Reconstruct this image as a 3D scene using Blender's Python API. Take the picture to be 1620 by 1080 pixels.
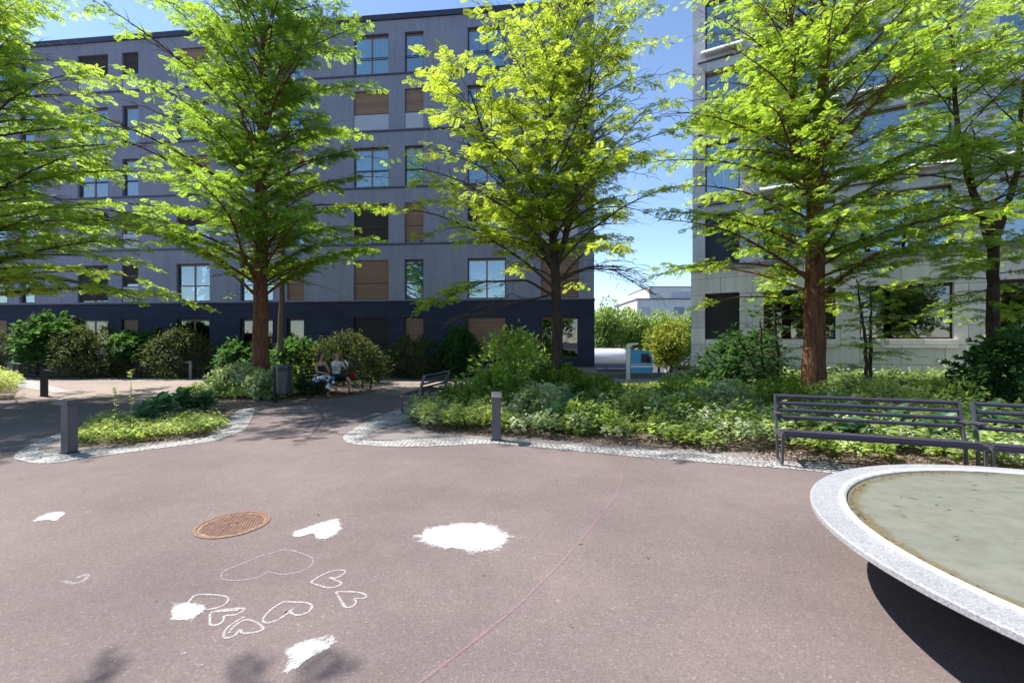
import bpy, bmesh, math, random
import numpy as np
from mathutils import Vector, Matrix, noise as mnoise
from mathutils.geometry import tessellate_polygon
R = math.radians
for o in list(bpy.data.objects): bpy.data.objects.remove(o)
SC = bpy.context.scene
COL = SC.collection
# ------------------------------------------------------------------ camera, world, sun, exposure
EYE = 1.70
cam = bpy.data.cameras.new('camera'); cam_o = bpy.data.objects.new('camera', cam); COL.objects.link(cam_o)
cam.sensor_width = 36; cam.lens = 704/1620*36; cam.clip_end = 8000; cam.clip_start = 0.05
cam_o.location = (0, 0, EYE); cam_o.rotation_euler = (R(90), 0, 0)
SC.camera = cam_o
SUN_H = Vector((-0.902, 0.432)); SUN_EL = 55.8
w = bpy.data.worlds.new('World'); SC.world = w; w.use_nodes = True
nt = w.node_tree; bg = nt.nodes['Background']
sky = nt.nodes.new('ShaderNodeTexSky'); sky.sky_type = 'NISHITA'; sky.sun_disc = False
sky.sun_elevation = R(SUN_EL); sky.sun_rotation = math.atan2(SUN_H.x, SUN_H.y); sky.air_density = 0.85; sky.dust_density = 0.1; sky.ozone_density = 2.0
nt.links.new(sky.outputs[0], bg.inputs[0]); bg.inputs[1].default_value = 0.11
sl = bpy.data.lights.new('sun', 'SUN'); sl.energy = 4.4; sl.angle = R(0.6); sl.color = (1.0, 0.95, 0.88)
so = bpy.data.objects.new('sun', sl); COL.objects.link(so)
sd = Vector((SUN_H.x*math.cos(R(SUN_EL)), SUN_H.y*math.cos(R(SUN_EL)), math.sin(R(SUN_EL))))
so.rotation_euler = sd.to_track_quat('Z', 'Y').to_euler(); so.location = (0, 0, 30)
SC.view_settings.view_transform = 'Standard'; SC.view_settings.look = 'None'
SC.view_settings.exposure = 1.25; SC.view_settings.gamma = 1
SC.cycles.max_bounces = 8; SC.cycles.transparent_max_bounces = 12

# ------------------------------------------------------------------ helpers
def G(px, py, z=0.0):
    """ground point seen at a pixel of the photograph (used once to survey the plan)"""
    Y = 704*(EYE-z)/(py-540); return ((px-810)/704*Y, Y)
def tag(o, label=None, cat=None, group=None, kind=None):
    if label: o['label'] = label
    if cat: o['category'] = cat
    if group: o['group'] = group
    if kind: o['kind'] = kind
    return o
def empty(name, loc=(0, 0, 0), rz=0):
    o = bpy.data.objects.new(name, None); COL.objects.link(o); o.location = loc; o.rotation_euler = (0, 0, rz)
    o.empty_display_size = 0.2; return o
def link_mesh(name, me, mat, parent=None, smooth=False):
    if not isinstance(mat, (list, tuple)): mat = [mat]
    for m in mat: me.materials.append(m)
    if smooth: me.polygons.foreach_set('use_smooth', [True]*len(me.polygons))
    o = bpy.data.objects.new(name, me); COL.objects.link(o)
    if parent: o.parent = parent
    return o
class MB:
    def __init__(s): s.v = []; s.f = []; s.mi = []
    def add(s, vs, fs, mi=0):
        b = len(s.v); s.v += [tuple(x) for x in vs]; s.f += [tuple(b+i for i in f) for f in fs]; s.mi += [mi]*len(fs); return s
    def box(s, x0, x1, y0, y1, z0, z1, mi=0):
        return s.add([(x0,y0,z0),(x1,y0,z0),(x1,y1,z0),(x0,y1,z0),(x0,y0,z1),(x1,y0,z1),(x1,y1,z1),(x0,y1,z1)],
            [(0,3,2,1),(4,5,6,7),(0,1,5,4),(1,2,6,5),(2,3,7,6),(3,0,4,7)], mi)
    def prism(s, pts, axis, a, b, mi=0):
        """extrude a 2D outline along axis ('x': pts=(y,z); 'z': pts=(x,y)) from a to b"""
        n = len(pts)
        f3 = {'x': lambda p, t: (t, p[0], p[1]), 'y': lambda p, t: (p[0], t, p[1]), 'z': lambda p, t: (p[0], p[1], t)}[axis]
        vs = [f3(p, a) for p in pts]+[f3(p, b) for p in pts]
        tri = tessellate_polygon([[Vector((p[0], p[1], 0)) for p in pts]])
        fs = [tuple(t) for t in tri]+[tuple(i+n for i in reversed(t)) for t in tri]
        fs += [(i, (i+1) % n, n+(i+1) % n, n+i) for i in range(n)]
        return s.add(vs, fs, mi)
    def tube(s, pts, rad, n=6, mi=0, cap=True):
        pts = [Vector(p) for p in pts]; k = len(pts)
        if not isinstance(rad, (list, tuple)): rad = [rad]*k
        vs = []; prev = None
        for i, p in enumerate(pts):
            d = (pts[min(i+1, k-1)]-pts[max(i-1, 0)]).normalized()
            ref = Vector((0, 0, 1)) if abs(d.z) < 0.9 else Vector((1, 0, 0))
            a = d.cross(ref).normalized() if prev is None else (prev-d*prev.dot(d)).normalized()
            prev = a; b = d.cross(a)
            for j in range(n):
                t = 2*math.pi*j/n; vs.append(p+(a*math.cos(t)+b*math.sin(t))*rad[i])
        fs = [(i*n+j, i*n+(j+1) % n, (i+1)*n+(j+1) % n, (i+1)*n+j) for i in range(k-1) for j in range(n)]
        if cap: fs += [tuple(reversed(range(n))), tuple((k-1)*n+j for j in range(n))]
        return s.add(vs, fs, mi)
    def lathe(s, prof, n=32, c=(0, 0), mi=0):
        vs = [(c[0]+r*math.cos(2*math.pi*j/n), c[1]+r*math.sin(2*math.pi*j/n), z) for r, z in prof for j in range(n)]
        fs = [(i*n+j, i*n+(j+1) % n, (i+1)*n+(j+1) % n, (i+1)*n+j) for i in range(len(prof)-1) for j in range(n)]
        return s.add(vs, fs, mi)
    def build(s, name, mat, parent=None, smooth=False, bevel=0):
        me = bpy.data.meshes.new(name); me.from_pydata(s.v, [], s.f)
        bm = bmesh.new(); bm.from_mesh(me); bmesh.ops.recalc_face_normals(bm, faces=bm.faces)
        if bevel:
            es = [e for e in bm.edges if len(e.link_faces) == 2 and e.calc_face_angle(0) > 0.6]
            bmesh.ops.bevel(bm, geom=es, offset=bevel, segments=2, affect='EDGES', clamp_overlap=True)
        bm.to_mesh(me); bm.free()
        if max(s.mi, default=0) and not bevel: me.polygons.foreach_set('material_index', s.mi)
        return link_mesh(name, me, mat, parent, smooth)
def copy_tree(o, parent=None):
    c = o.copy(); COL.objects.link(c); c.parent = parent
    for ch in [x for x in bpy.data.objects if x.parent == o]: copy_tree(ch, c)
    return c
def smooth_line(pts, closed=False, sub=5):
    P = [Vector((*p, 0)) if len(p) == 2 else Vector(p) for p in pts]; n = len(P); out = []
    rng = range(n if closed else n-1)
    for i in rng:
        g = lambda k: P[k % n] if closed else P[max(0, min(n-1, k))]
        a, b, c, d = g(i-1), g(i), g(i+1), g(i+2)
        for j in range(sub):
            t = j/sub
            out.append(0.5*((2*b)+(c-a)*t+(2*a-5*b+4*c-d)*t*t+(3*b-a-3*c+d)*t**3))
    if not closed: out.append(P[-1])
    return [(p.x, p.y) for p in out]
def sheet(name, pts, z, mat, parent=None):
    tri = tessellate_polygon([[Vector((p[0], p[1], 0)) for p in pts]])
    me = bpy.data.meshes.new(name); me.from_pydata([(p[0], p[1], z) for p in pts], [], [tuple(t) for t in tri])
    bm = bmesh.new(); bm.from_mesh(me)
    for f in bm.faces:
        f.normal_update()
        if f.normal.z < 0: f.normal_flip()
    bm.to_mesh(me); bm.free()
    return link_mesh(name, me, mat, parent)
def band(name, A, B, z, mat):
    """ribbon between two polylines resampled to the same count"""
    def rs(P, n):
        P = np.array(P); d = np.r_[0, np.cumsum(np.hypot(*np.diff(P, axis=0).T))]; t = np.linspace(0, d[-1], n)
        return np.c_[np.interp(t, d, P[:, 0]), np.interp(t, d, P[:, 1])]
    n = 90; a = rs(A, n); b = rs(B, n)
    vs = [(x, y, z) for x, y in a]+[(x, y, z) for x, y in b]
    me = bpy.data.meshes.new(name); me.from_pydata(vs, [], [(i, i+1, n+i+1, n+i) for i in range(n-1)])
    bm = bmesh.new(); bm.from_mesh(me)
    for f in bm.faces:
        f.normal_update()
        if f.normal.z < 0: f.normal_flip()
    bm.to_mesh(me); bm.free()
    return link_mesh(name, me, mat)

# ------------------------------------------------------------------ materials
class NT:
    def __init__(s, name):
        s.m = bpy.data.materials.new(name); s.m.use_nodes = True; s.t = s.m.node_tree; s.b = s.t.nodes['Principled BSDF']; s.out = s.t.nodes['Material Output']
    def n(s, typ, **kw):
        nd = s.t.nodes.new('ShaderNode'+typ)
        for k, v in kw.items():
            if k.startswith('i_'): nd.inputs[k[2:].replace('_', ' ')].default_value = v
            else: setattr(nd, k, v)
        return nd
    def l(s, a, b): s.t.links.new(a, b)
    def co(s, scale=(1, 1, 1), kind='Object'):
        tc = s.n('TexCoord'); mp = s.n('Mapping'); mp.inputs['Scale'].default_value = scale
        s.l(tc.outputs[kind], mp.inputs[0]); return mp.outputs[0]
    def noise(s, vec, scale, detail=4, rough=.6, dim='3D'):
        nd = s.n('TexNoise', noise_dimensions=dim); nd.inputs['Scale'].default_value = scale; nd.inputs['Detail'].default_value = detail
        nd.inputs['Roughness'].default_value = rough; s.l(vec, nd.inputs['Vector']); return nd.outputs[0]
    def ramp(s, fac, stops):
        r = s.n('ValToRGB'); e = r.color_ramp.elements
        while len(e) < len(stops): e.new(0.5)
        for k, (p, c) in enumerate(stops):
            e[k].position = p; e[k].color = (*c, 1) if not isinstance(c, (int, float)) else (c, c, c, 1)
        s.l(fac, r.inputs[0]); return r.outputs[0]
    def mix(s, fac, a, b, mode='MIX'):
        m = s.n('Mix', data_type='RGBA', blend_type=mode)
        for v, k in ((fac, 0), (a, 6), (b, 7)):
            if hasattr(v, 'is_linked'): s.l(v, m.inputs[k])
            else: m.inputs[k].default_value = v if k == 0 else ((*v, 1) if len(v) == 3 else v)
        return m.outputs[2]
    def bump(s, h, strength=.3, dist=.01):
        b = s.n('Bump'); b.inputs['Strength'].default_value = strength; b.inputs['Distance'].default_value = dist
        s.l(h, b.inputs['Height']); s.l(b.outputs[0], s.b.inputs['Normal'])
    def set(s, col=None, rough=.7, metal=0, spec=None):
        if col is not None:
            if hasattr(col, 'is_linked'): s.l(col, s.b.inputs['Base Color'])
            else: s.b.inputs['Base Color'].default_value = (*col, 1)
        s.b.inputs['Roughness'].default_value = rough; s.b.inputs['Metallic'].default_value = metal
        if spec is not None: s.b.inputs['Specular IOR Level'].default_value = spec
        return s.m
def varied(name, c, rough=.6, amt=.18, scale=3, metal=0, bump=0, spec=None, stretch=(1, 1, 1)):
    t = NT(name); v = t.co(stretch); f = t.noise(v, scale, 6)
    a = tuple(x*(1-amt) for x in c); b = tuple(min(1, x*(1+amt)) for x in c)
    col = t.ramp(f, [(.3, a), (.7, b)])
    if bump: t.bump(t.noise(v, scale*12, 4), bump, .004)
    return t.set(col, rough, metal, spec)

def mk_asphalt(name, base, tint):
    t = NT(name); v = t.co()
    big = t.noise(v, .45, 5, .6); mid = t.noise(v, 5, 6, .7); fine = t.noise(v, 130, 3, .8)
    c1 = t.ramp(big, [(.32, tuple(x*.80 for x in base)), (.5, base), (.68, tint)])
    c2 = t.mix(t.ramp(mid, [(.35, 0.0), (.75, .30)]), c1, tuple(x*.7 for x in base))
    vo = t.n('TexVoronoi'); vo.inputs['Scale'].default_value = 95; t.l(v, vo.inputs['Vector'])
    rn = t.n('SeparateColor'); t.l(vo.outputs['Color'], rn.inputs[0])
    c3 = t.mix(1.0, c2, t.ramp(rn.outputs[0], [(0, .82), (.5, .98), (.95, 1.08), (1, 1.45)]), 'MULTIPLY')
    c4 = t.mix(1.0, c3, t.ramp(fine, [(.3, .88), (.7, 1.1)]), 'MULTIPLY')
    t.bump(vo.outputs['Distance'], .5, .004)
    return t.set(c4, .9, spec=.25)
M = {}
M['asphalt'] = mk_asphalt('pink_asphalt', (.158, .125, .122), (.188, .150, .140))
M['path'] = mk_asphalt('pale_asphalt', (.27, .215, .19), (.31, .25, .215))
M['patch'] = mk_asphalt('grey_asphalt', (.20, .175, .17), (.24, .21, .2))
M['road'] = mk_asphalt('road_asphalt', (.07, .07, .075), (.09, .09, .09))
def mk_cobble():
    t = NT('white_cobble'); v = t.co()
    nz = t.n('TexNoise'); nz.inputs['Scale'].default_value = 3; t.l(v, nz.inputs['Vector'])
    mv = t.n('VectorMath', operation='MULTIPLY_ADD'); t.l(nz.outputs['Color'], mv.inputs[0]); mv.inputs[1].default_value = (.08, .08, 0); t.l(v, mv.inputs[2])
    vo = t.n('TexVoronoi', feature='DISTANCE_TO_EDGE', voronoi_dimensions='2D'); vo.inputs['Scale'].default_value = 13; vo.inputs['Randomness'].default_value = .75; t.l(mv.outputs[0], vo.inputs['Vector'])
    v2 = t.n('TexVoronoi', voronoi_dimensions='2D'); v2.inputs['Scale'].default_value = 13; v2.inputs['Randomness'].default_value = .75; t.l(mv.outputs[0], v2.inputs['Vector'])
    sp = t.n('SeparateColor'); t.l(v2.outputs['Color'], sp.inputs[0])
    stone = t.ramp(sp.outputs[0], [(0, (.22, .22, .22)), (.3, (.32, .315, .31)), (1, (.40, .395, .385))])
    stone = t.mix(t.ramp(t.noise(v, 40, 4), [(.4, 0.), (.8, .35)]), stone, (.3, .29, .28))
    col = t.mix(t.ramp(vo.outputs[0], [(.04, 0.), (.13, 1.)]), (.07, .065, .06), stone)
    t.bump(t.ramp(vo.outputs[0], [(.0, 0.), (.15, 1.)]), .6, .012)
    return t.set(col, .75)
M['cobble'] = mk_cobble()
def mk_soil():
    t = NT('bark_mulch'); v = t.co()
    vo = t.n('TexVoronoi'); vo.inputs['Scale'].default_value = 38; t.l(v, vo.inputs['Vector'])
    sp = t.n('SeparateColor'); t.l(vo.outputs['Color'], sp.inputs[0])
    col = t.ramp(sp.outputs[0], [(0, (.045, .028, .02)), (.5, (.13, .085, .06)), (.85, (.24, .17, .13)), (1, (.38, .30, .25))])
    t.bump(vo.outputs['Distance'], .9, .03)
    return t.set(col, .95)
M['soil'] = mk_soil()
M['litter'] = varied('dry_leaf', (.22, .13, .07), .8, .5, 9)
def mk_leaf(name, stops, trans, tf=.5, rough=.6, spec=.2):
    t = NT(name); at = t.n('Attribute', attribute_name='tone')
    col = t.ramp(at.outputs['Fac'], stops)
    t.set(col, rough, spec=spec)
    tr = t.n('BsdfTranslucent'); tc = t.mix(1.0, t.ramp(at.outputs['Fac'], [(0, tuple(x*.7 for x in trans)), (.5, trans), (1, tuple(min(1, x*1.25) for x in trans))]), (1, 1, 1), 'MULTIPLY'); t.l(tc, tr.inputs[0])
    ms = t.n('MixShader'); ms.inputs[0].default_value = tf; t.l(t.b.outputs[0], ms.inputs[1]); t.l(tr.outputs[0], ms.inputs[2])
    t.l(ms.outputs[0], t.out.inputs[0]); return t.m
M['leaf_redwood'] = mk_leaf('redwood_needles', [(0, (.030, .065, .012)), (.5, (.055, .115, .018)), (1, (.12, .19, .025))], (.38, .58, .05), .58)
M['leaf_locust'] = mk_leaf('yellow_locust_leaves', [(0, (.075, .115, .015)), (.5, (.14, .18, .02)), (1, (.22, .23, .03))], (.52, .66, .05), .6)
M['leaf_light'] = mk_leaf('light_green_leaves', [(0, (.05, .10, .018)), (.5, (.09, .155, .025)), (1, (.16, .22, .045))], (.50, .70, .08), .6)
M['leaf_right'] = mk_leaf('spring_green_leaves', [(0, (.045, .09, .015)), (.5, (.075, .14, .02)), (1, (.13, .19, .03))], (.44, .62, .05), .6)
M['leaf_rhodo'] = mk_leaf('leathery_leaves', [(0, (.028, .045, .015)), (.6, (.06, .08, .024)), (1, (.13, .14, .05))], (.16, .2, .04), .35)
M['leaf_dark'] = mk_leaf('glossy_dark_leaves', [(0, (.018, .045, .016)), (.6, (.03, .075, .024)), (1, (.055, .11, .035))], (.13, .30, .05), .4)
M['leaf_bright'] = mk_leaf('bright_shrub_leaves', [(0, (.06, .14, .025)), (.5, (.13, .24, .045)), (1, (.22, .33, .08))], (.6, .8, .14), .5)
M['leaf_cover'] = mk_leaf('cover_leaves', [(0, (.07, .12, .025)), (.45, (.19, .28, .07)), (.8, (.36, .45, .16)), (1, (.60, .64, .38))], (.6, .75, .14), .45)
M['leaf_varieg'] = mk_leaf('variegated_leaves', [(0, (.07, .13, .04)), (.35, (.17, .27, .10)), (.6, (.44, .52, .30)), (1, (.70, .73, .54))], (.6, .7, .26), .4)
M['leaf_euph'] = mk_leaf('lime_spurge_leaves', [(0, (.10, .16, .04)), (.5, (.30, .38, .10)), (1, (.62, .66, .26))], (.7, .78, .2), .45)
M['leaf_low'] = mk_leaf('low_green_leaves', [(0, (.04, .09, .015)), (.6, (.09, .17, .03)), (1, (.18, .27, .06))], (.42, .55, .07), .45)
M['leaf_hosta'] = mk_leaf('hosta_leaves', [(0, (.035, .10, .055)), (.6, (.06, .15, .085)), (1, (.14, .24, .13))], (.2, .42, .14), .35, .4)
M['leaf_far'] = mk_leaf('far_leaves', [(0, (.05, .10, .025)), (.5, (.12, .20, .045)), (1, (.24, .32, .10))], (.45, .6, .12), .45)
M['leaf_gold'] = mk_leaf('golden_leaves', [(0, (.07, .10, .015)), (.5, (.14, .17, .02)), (1, (.24, .23, .04))], (.42, .48, .05), .4)
def mk_bark(name, a, b, sc=(9, 9, 1.3)):
    t = NT(name); v = t.co(sc); f = t.noise(v, 2.2, 7, .7)
    col = t.ramp(f, [(.3, a), (.5, tuple((x+y)/2 for x, y in zip(a, b))), (.7, b)])
    col = t.mix(t.ramp(t.noise(t.co(), 5, 4), [(.5, 0.), (.8, .35)]), col, (.16, .15, .11))
    t.bump(f, 1.0, .05); return t.set(col, .9, spec=.2)
M['bark_red'] = mk_bark('redwood_bark', (.045, .018, .010), (.26, .12, .065))
M['bark_grey'] = mk_bark('locust_bark', (.02, .015, .011), (.09, .066, .05))
M['bark_pale'] = mk_bark('pale_bark', (.07, .055, .04), (.22, .18, .14))
M['twig'] = varied('twig_bark', (.07, .055, .04), .85, .3, 20)
# metals, concrete, glass
M['bollard'] = varied('bollard_metal', (.13, .13, .15), .45, .12, 5, .55, .1)
M['bollard_dark'] = varied('dark_bollard_metal', (.03, .03, .035), .4, .15, 5, .5)
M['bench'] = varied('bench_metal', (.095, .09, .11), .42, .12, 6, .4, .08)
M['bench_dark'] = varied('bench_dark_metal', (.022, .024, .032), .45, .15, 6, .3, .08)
M['slat'] = varied('bench_slat', (.058, .052, .08), .42, .15, 10, .25, .1, None, (1, 6, 6))
M['bin'] = varied('bin_metal', (.07, .07, .085), .35, .1, 4, .6)
M['black'] = varied('black_plastic', (.012, .012, .014), .5, .2, 6)
M['steel'] = varied('bolt_steel', (.55, .55, .55), .3, .1, 6, .9)
M['white_metal'] = varied('white_lamp_metal', (.62, .62, .60), .4, .06, 5)
def mk_stucco(name, c, joints=None, streak=.1, bumpy=.15):
    t = NT(name); v = t.co()
    col = t.ramp(t.noise(v, .5, 6, .65), [(.3, tuple(x*.9 for x in c)), (.7, tuple(x*1.08 for x in c))])
    col = t.mix(1.0, col, t.ramp(t.noise(t.co((2.5, 2.5, .18)), 1.6, 5, .7), [(.3, 1-streak*2), (.6, 1.0)]), 'MULTIPLY')
    if joints:
        w_, h_, jc = joints
        tc = t.n('TexCoord'); se = t.n('SeparateXYZ'); t.l(tc.outputs['Object'], se.inputs[0]); cb = t.n('CombineXYZ'); t.l(se.outputs[0], cb.inputs[0]); t.l(se.outputs[2], cb.inputs[1])
        br = t.n('TexBrick'); br.offset = .5; t.l(cb.outputs[0], br.inputs['Vector'])
        for k, x in (('Scale', 1), ('Mortar Size', .011), ('Mortar Smooth', .1), ('Brick Width', w_), ('Row Height', h_), ('Bias', 0)): br.inputs[k].default_value = x
        br.inputs['Color1'].default_value = (.86, .86, .87, 1); br.inputs['Color2'].default_value = (1.1, 1.1, 1.08, 1); br.inputs['Mortar'].default_value = (jc, jc, jc, 1)
        col = t.mix(1.0, col, br.outputs[0], 'MULTIPLY')
        bp = t.n('Bump'); bp.inputs['Strength'].default_value = .4; bp.inputs['Distance'].default_value = .01; bp.invert = True
        t.l(br.outputs['Fac'], bp.inputs['Height']); t.l(bp.outputs[0], t.b.inputs['Normal'])
        sp = t.noise(v, 30, 5, .8); col = t.mix(1.0, col, t.ramp(sp, [(.3, .86), (.7, 1.1)]), 'MULTIPLY')
    else: t.bump(t.noise(v, 60, 4), bumpy, .004)
    return t.set(col, .85, spec=.3)
M['stucco'] = mk_stucco('grey_violet_render', (.27, .275, .345))
M['navy'] = mk_stucco('navy_stone', (.030, .035, .064), (1.2, .42, .6), .05)
M['stone'] = mk_stucco('pale_limestone', (.78, .695, .65), (1.3, .78, .40), .08)
M['stone_up'] = mk_stucco('pale_violet_stone', (.60, .58, .64), (1.35, 1.15, .6), .06)
M['concrete'] = mk_stucco('concrete', (.30, .28, .265), None, .25, .4)
M['wallcap'] = mk_stucco('grey_wall', (.17, .16, .17), None, .1, .3)
M['ledge'] = varied('dark_ledge', (.06, .06, .085), .6, .15, 3)
M['parapet'] = varied('parapet_metal', (.045, .045, .075), .45, .15, 2, .3)
M['frame'] = varied('window_frame', (.05, .045, .05), .4, .15, 4)
M['wood'] = varied('window_wood', (.24, .13, .06), .5, .2, 6, 0, 0, None, (4, 4, .6))
M['panel'] = varied('white_panel', (.42, .43, .48), .25, .05, 2)
M['room'] = varied('unlit_room_dark', (.02, .022, .028), .9, .3, 1)  # near-black colour paints the darkness of unlit rooms
M['farwall'] = mk_stucco('white_render', (.70, .69, .65), None, .05)
M['farwindow'] = varied('far_window', (.16, .2, .27), .2, .1, 1)
def mk_glass(name, tint, refl=.16, tr=.85):
    t = NT(name); t.t.nodes.remove(t.b)
    f = t.n('LayerWeight'); f.inputs['Blend'].default_value = .35
    mr = t.n('MapRange'); t.l(f.outputs['Fresnel'], mr.inputs[0]); mr.inputs[3].default_value = refl; mr.inputs[4].default_value = .95
    a = t.n('BsdfTransparent'); a.inputs[0].default_value = (*[x*tr for x in tint], 1)
    g = t.n('BsdfGlossy'); g.inputs['Roughness'].default_value = .015; g.inputs[0].default_value = (.95, .97, 1, 1)
    nz = t.noise(t.co(), .9, 2); bp = t.n('Bump'); bp.inputs['Strength'].default_value = .12; bp.inputs['Distance'].default_value = .05; t.l(nz, bp.inputs['Height']); t.l(bp.outputs[0], g.inputs['Normal'])
    m = t.n('MixShader'); t.l(mr.outputs[0], m.inputs[0]); t.l(a.outputs[0], m.inputs[1]); t.l(g.outputs[0], m.inputs[2]); t.l(m.outputs[0], t.out.inputs[0])
    return t.m
M['glass'] = mk_glass('window_glass', (.75, .97, 1.0), .20)
M['glass_dark'] = mk_glass('dark_window_glass', (.5, .6, .6), .10, .6)
def mk_wave(name, a, b, scale, axis='X', rough=.8, bumpd=.0):
    t = NT(name); v = t.co(); wv = t.n('TexWave', bands_direction=axis); wv.inputs['Scale'].default_value = scale; wv.inputs['Distortion'].default_value = 1.2 if axis == 'X' else 0
    wv.inputs['Detail'].default_value = 1; t.l(v, wv.inputs[0]); c = t.ramp(wv.outputs[1], [(0, a), (1, b)])
    if bumpd: t.bump(wv.outputs[1], .8, bumpd)
    return t.set(c, rough)
M['curtain'] = mk_wave('teal_curtain', (.09, .33, .36), (.24, .60, .62), 2.6)
M['curtain_w'] = mk_wave('pale_curtain', (.35, .42, .44), (.62, .70, .72), 2.6)
M['blind_tan'] = mk_wave('wooden_blind', (.20, .12, .09), (.40, .27, .20), 4.6, 'Z')
M['blind_dark'] = mk_wave('dark_blind', (.02, .02, .025), (.065, .06, .058), 4.6, 'Z')
M['blind_blue'] = mk_wave('blue_blind', (.03, .04, .08), (.075, .09, .16), 4.6, 'Z')

# ------------------------------------------------------------------ ground
low = sheet('street_ground', [(-4000, -4000), (4000, -4000), (4000, 6000), (-4000, 6000)], -2.3, M['road']); tag(low, kind='structure')
hz = MB().prism([(-70, -45), (60, -45), (60, 34), (15.8, 34), (9.1, 21.9), (9.1, 20.9), (4.5, 20.9), (4.5, 60), (-70, 60)], 'z', -2.6, 0.0)
plaza = hz.build('plaza_ground', M['asphalt']); tag(plaza, kind='structure')
# pale cross path in front of the buildings
path = sheet('path', smooth_line([G(-700, 600), G(30, 598.5), G(400, 598), G(700, 598), (3.5, 20.7), (7.5, 20.7), (8.2, 20.3), (6.6, 17.2), (3, 15.9), (0, 15.2), (-1.9, 14.4), (-2.9, 13.9), (-3.9, 15.3), (-5.5, 16.9), (-9, 17.2), G(330, 619), G(270, 625), G(100, 632), G(-100, 625), G(-700, 630)], True, 4), .004, M['path'])
tag(path, kind='structure')
tri = sheet('paving', [G(28, 599.5), G(45, 599.5), G(112, 619), G(90, 622), G(30, 612), G(-40, 604)], .009, M['cobble']); tag(tri, kind='structure')
# cobble borders
cA_o = [G(*p) for p in [(404, 647), (397, 664), (386, 680), (360, 690), (331, 699), (230, 712), (134, 725), (100, 731), (60, 733), (35, 729), (21, 724), (34, 711), (60, 698), (95, 685), (130, 673), (180, 656), (235, 643)]]
cA_i = [G(*p) for p in [(382, 645), (362, 662), (340, 680), (331, 688), (322, 692), (230, 705), (140, 713), (110, 716), (85, 716), (68, 714), (60, 711), (68, 705), (85, 698), (105, 690), (136, 679), (184, 661), (238, 647)]]
tag(band('cobble_border', smooth_line(cA_o), smooth_line(cA_i), .006, M['cobble']), kind='structure')
cC_o = [G(*p) for p in [(640, 642), (620, 650), (600, 658), (570, 672), (546, 687), (543, 694), (552, 701), (575, 704), (619, 707), (695, 705.5), (780, 702), (834, 706), (929, 715), (1023, 724), (1160, 735), (1305, 747)]]+[(4.9, 5.1), (6.5, 4.2), (8.5, 3.0)]
cC_i = [G(*p) for p in [(665, 650), (652, 660), (630, 669), (600, 679), (583, 687), (581, 691), (588, 695), (602, 697), (619, 697), (695, 693), (780, 696), (834, 699), (929, 706), (1023, 712), (1160, 722), (1326, 735)]]+[(5.2, 5.65), (6.8, 4.75), (8.8, 3.6)]
tag(band('cobble_border', smooth_line(cC_o), smooth_line(cC_i), .006, M['cobble']), kind='structure')
inA = sheet('paving', [G(*p) for p in [(60, 711), (68, 705), (85, 698), (105, 690), (136, 679), (184, 661), (238, 647), (300, 640), (382, 645), (362, 662), (340, 680), (331, 688), (322, 692), (230, 705), (140, 713), (110, 716), (85, 716)]], .003, M['patch']); tag(inA, kind='structure')
soilA = smooth_line([G(*p) for p in [(118, 706), (200, 702), (270, 696), (325, 688), (350, 674), (362, 660), (380, 647), (420, 643), (470, 640), (500, 632), (560, 625), (588, 621)]]+[(-4.6, 16.2), (-5.6, 16.9), (-9, 17.1)]+[G(*p) for p in [(330, 620), (290, 628), (250, 640), (190, 660), (140, 682)]], True, 4)
tag(sheet('planting_soil', soilA, .010, M['soil']), kind='structure')
soilC = smooth_line([G(*p) for p in [(648, 664), (665, 676), (700, 684), (780, 690), (860, 693), (930, 699), (1020, 706), (1160, 713), (1326, 724)]]+[(5.3, 5.95), (7.0, 5.1), (9, 4.0), (20, 3), (20, 14.2), (16.8, 16.7), (8.9, 21.0), (8.4, 20.3), (6.7, 17.0), (3, 15.7), (0, 15.0), (-1.8, 14.2), (-2.1, 12.4), (-2.3, 11.2)], True, 4)
tag(sheet('planting_soil', soilC, .010, M['soil']), kind='structure')
inC = sheet('paving', [G(*p) for p in [(665, 650), (652, 660), (630, 669), (600, 679), (583, 687), (581, 691), (588, 695), (602, 697), (619, 697), (695, 693), (780, 696), (929, 706), (1160, 722), (1326, 735), (1326, 720), (1160, 705), (929, 692), (780, 680), (700, 670), (680, 650)]], .003, M['patch']); tag(inC, kind='structure')
soilL = smooth_line([G(*p) for p in [(-300, 628), (-100, 630), (0, 632), (22, 628), (26, 615), (15, 606), (-100, 604), (-300, 606)]], True, 4)
tag(sheet('planting_soil', soilL, .010, M['soil']), kind='structure')
tag(sheet('planting_soil', [(-40, 24.2), (-30, 23.6), (-20, 22.6), (-10, 21.4), (4.3, 20.9), (4.2, 22.3), (-10, 23.7), (-30, 25.8), (-40, 26.8)], .010, M['soil']), kind='structure')
hill_pts = [(-900, 0), (-900, 60), (-500, 110), (-100, 135), (150, 118), (300, 123), (420, 110), (700, 150), (1000, 90), (1500, 60), (1500, 0)]
hb = MB(); n = len(hill_pts); rnd = random.Random(3)
ridge = [(x+y*0, h+rnd.uniform(-3, 3)) for x, h in hill_pts for y in (0,)]
hv = []; hf = []
rows = 6
xs = np.linspace(-900, 1500, 60); hh = np.interp(xs, [p[0] for p in hill_pts[1:-1]], [p[1] for p in hill_pts[1:-1]])
for r in range(rows):
    for i, x in enumerate(xs):
        f = r/(rows-1); hv.append((x*(1+.25*(1-f)), 1300+f*500+20*math.sin(i*1.7+r), -3+(hh[i]+3*math.sin(i*.9))*f**.8))
for r in range(rows-1):
    for i in range(59): hf.append((r*60+i, r*60+i+1, (r+1)*60+i+1, (r+1)*60+i))
hb.add(hv, hf); tag(hb.build('hills', varied('wooded_hill', (.10, .16, .15), .9, .2, .02), smooth=True), kind='structure')

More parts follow.
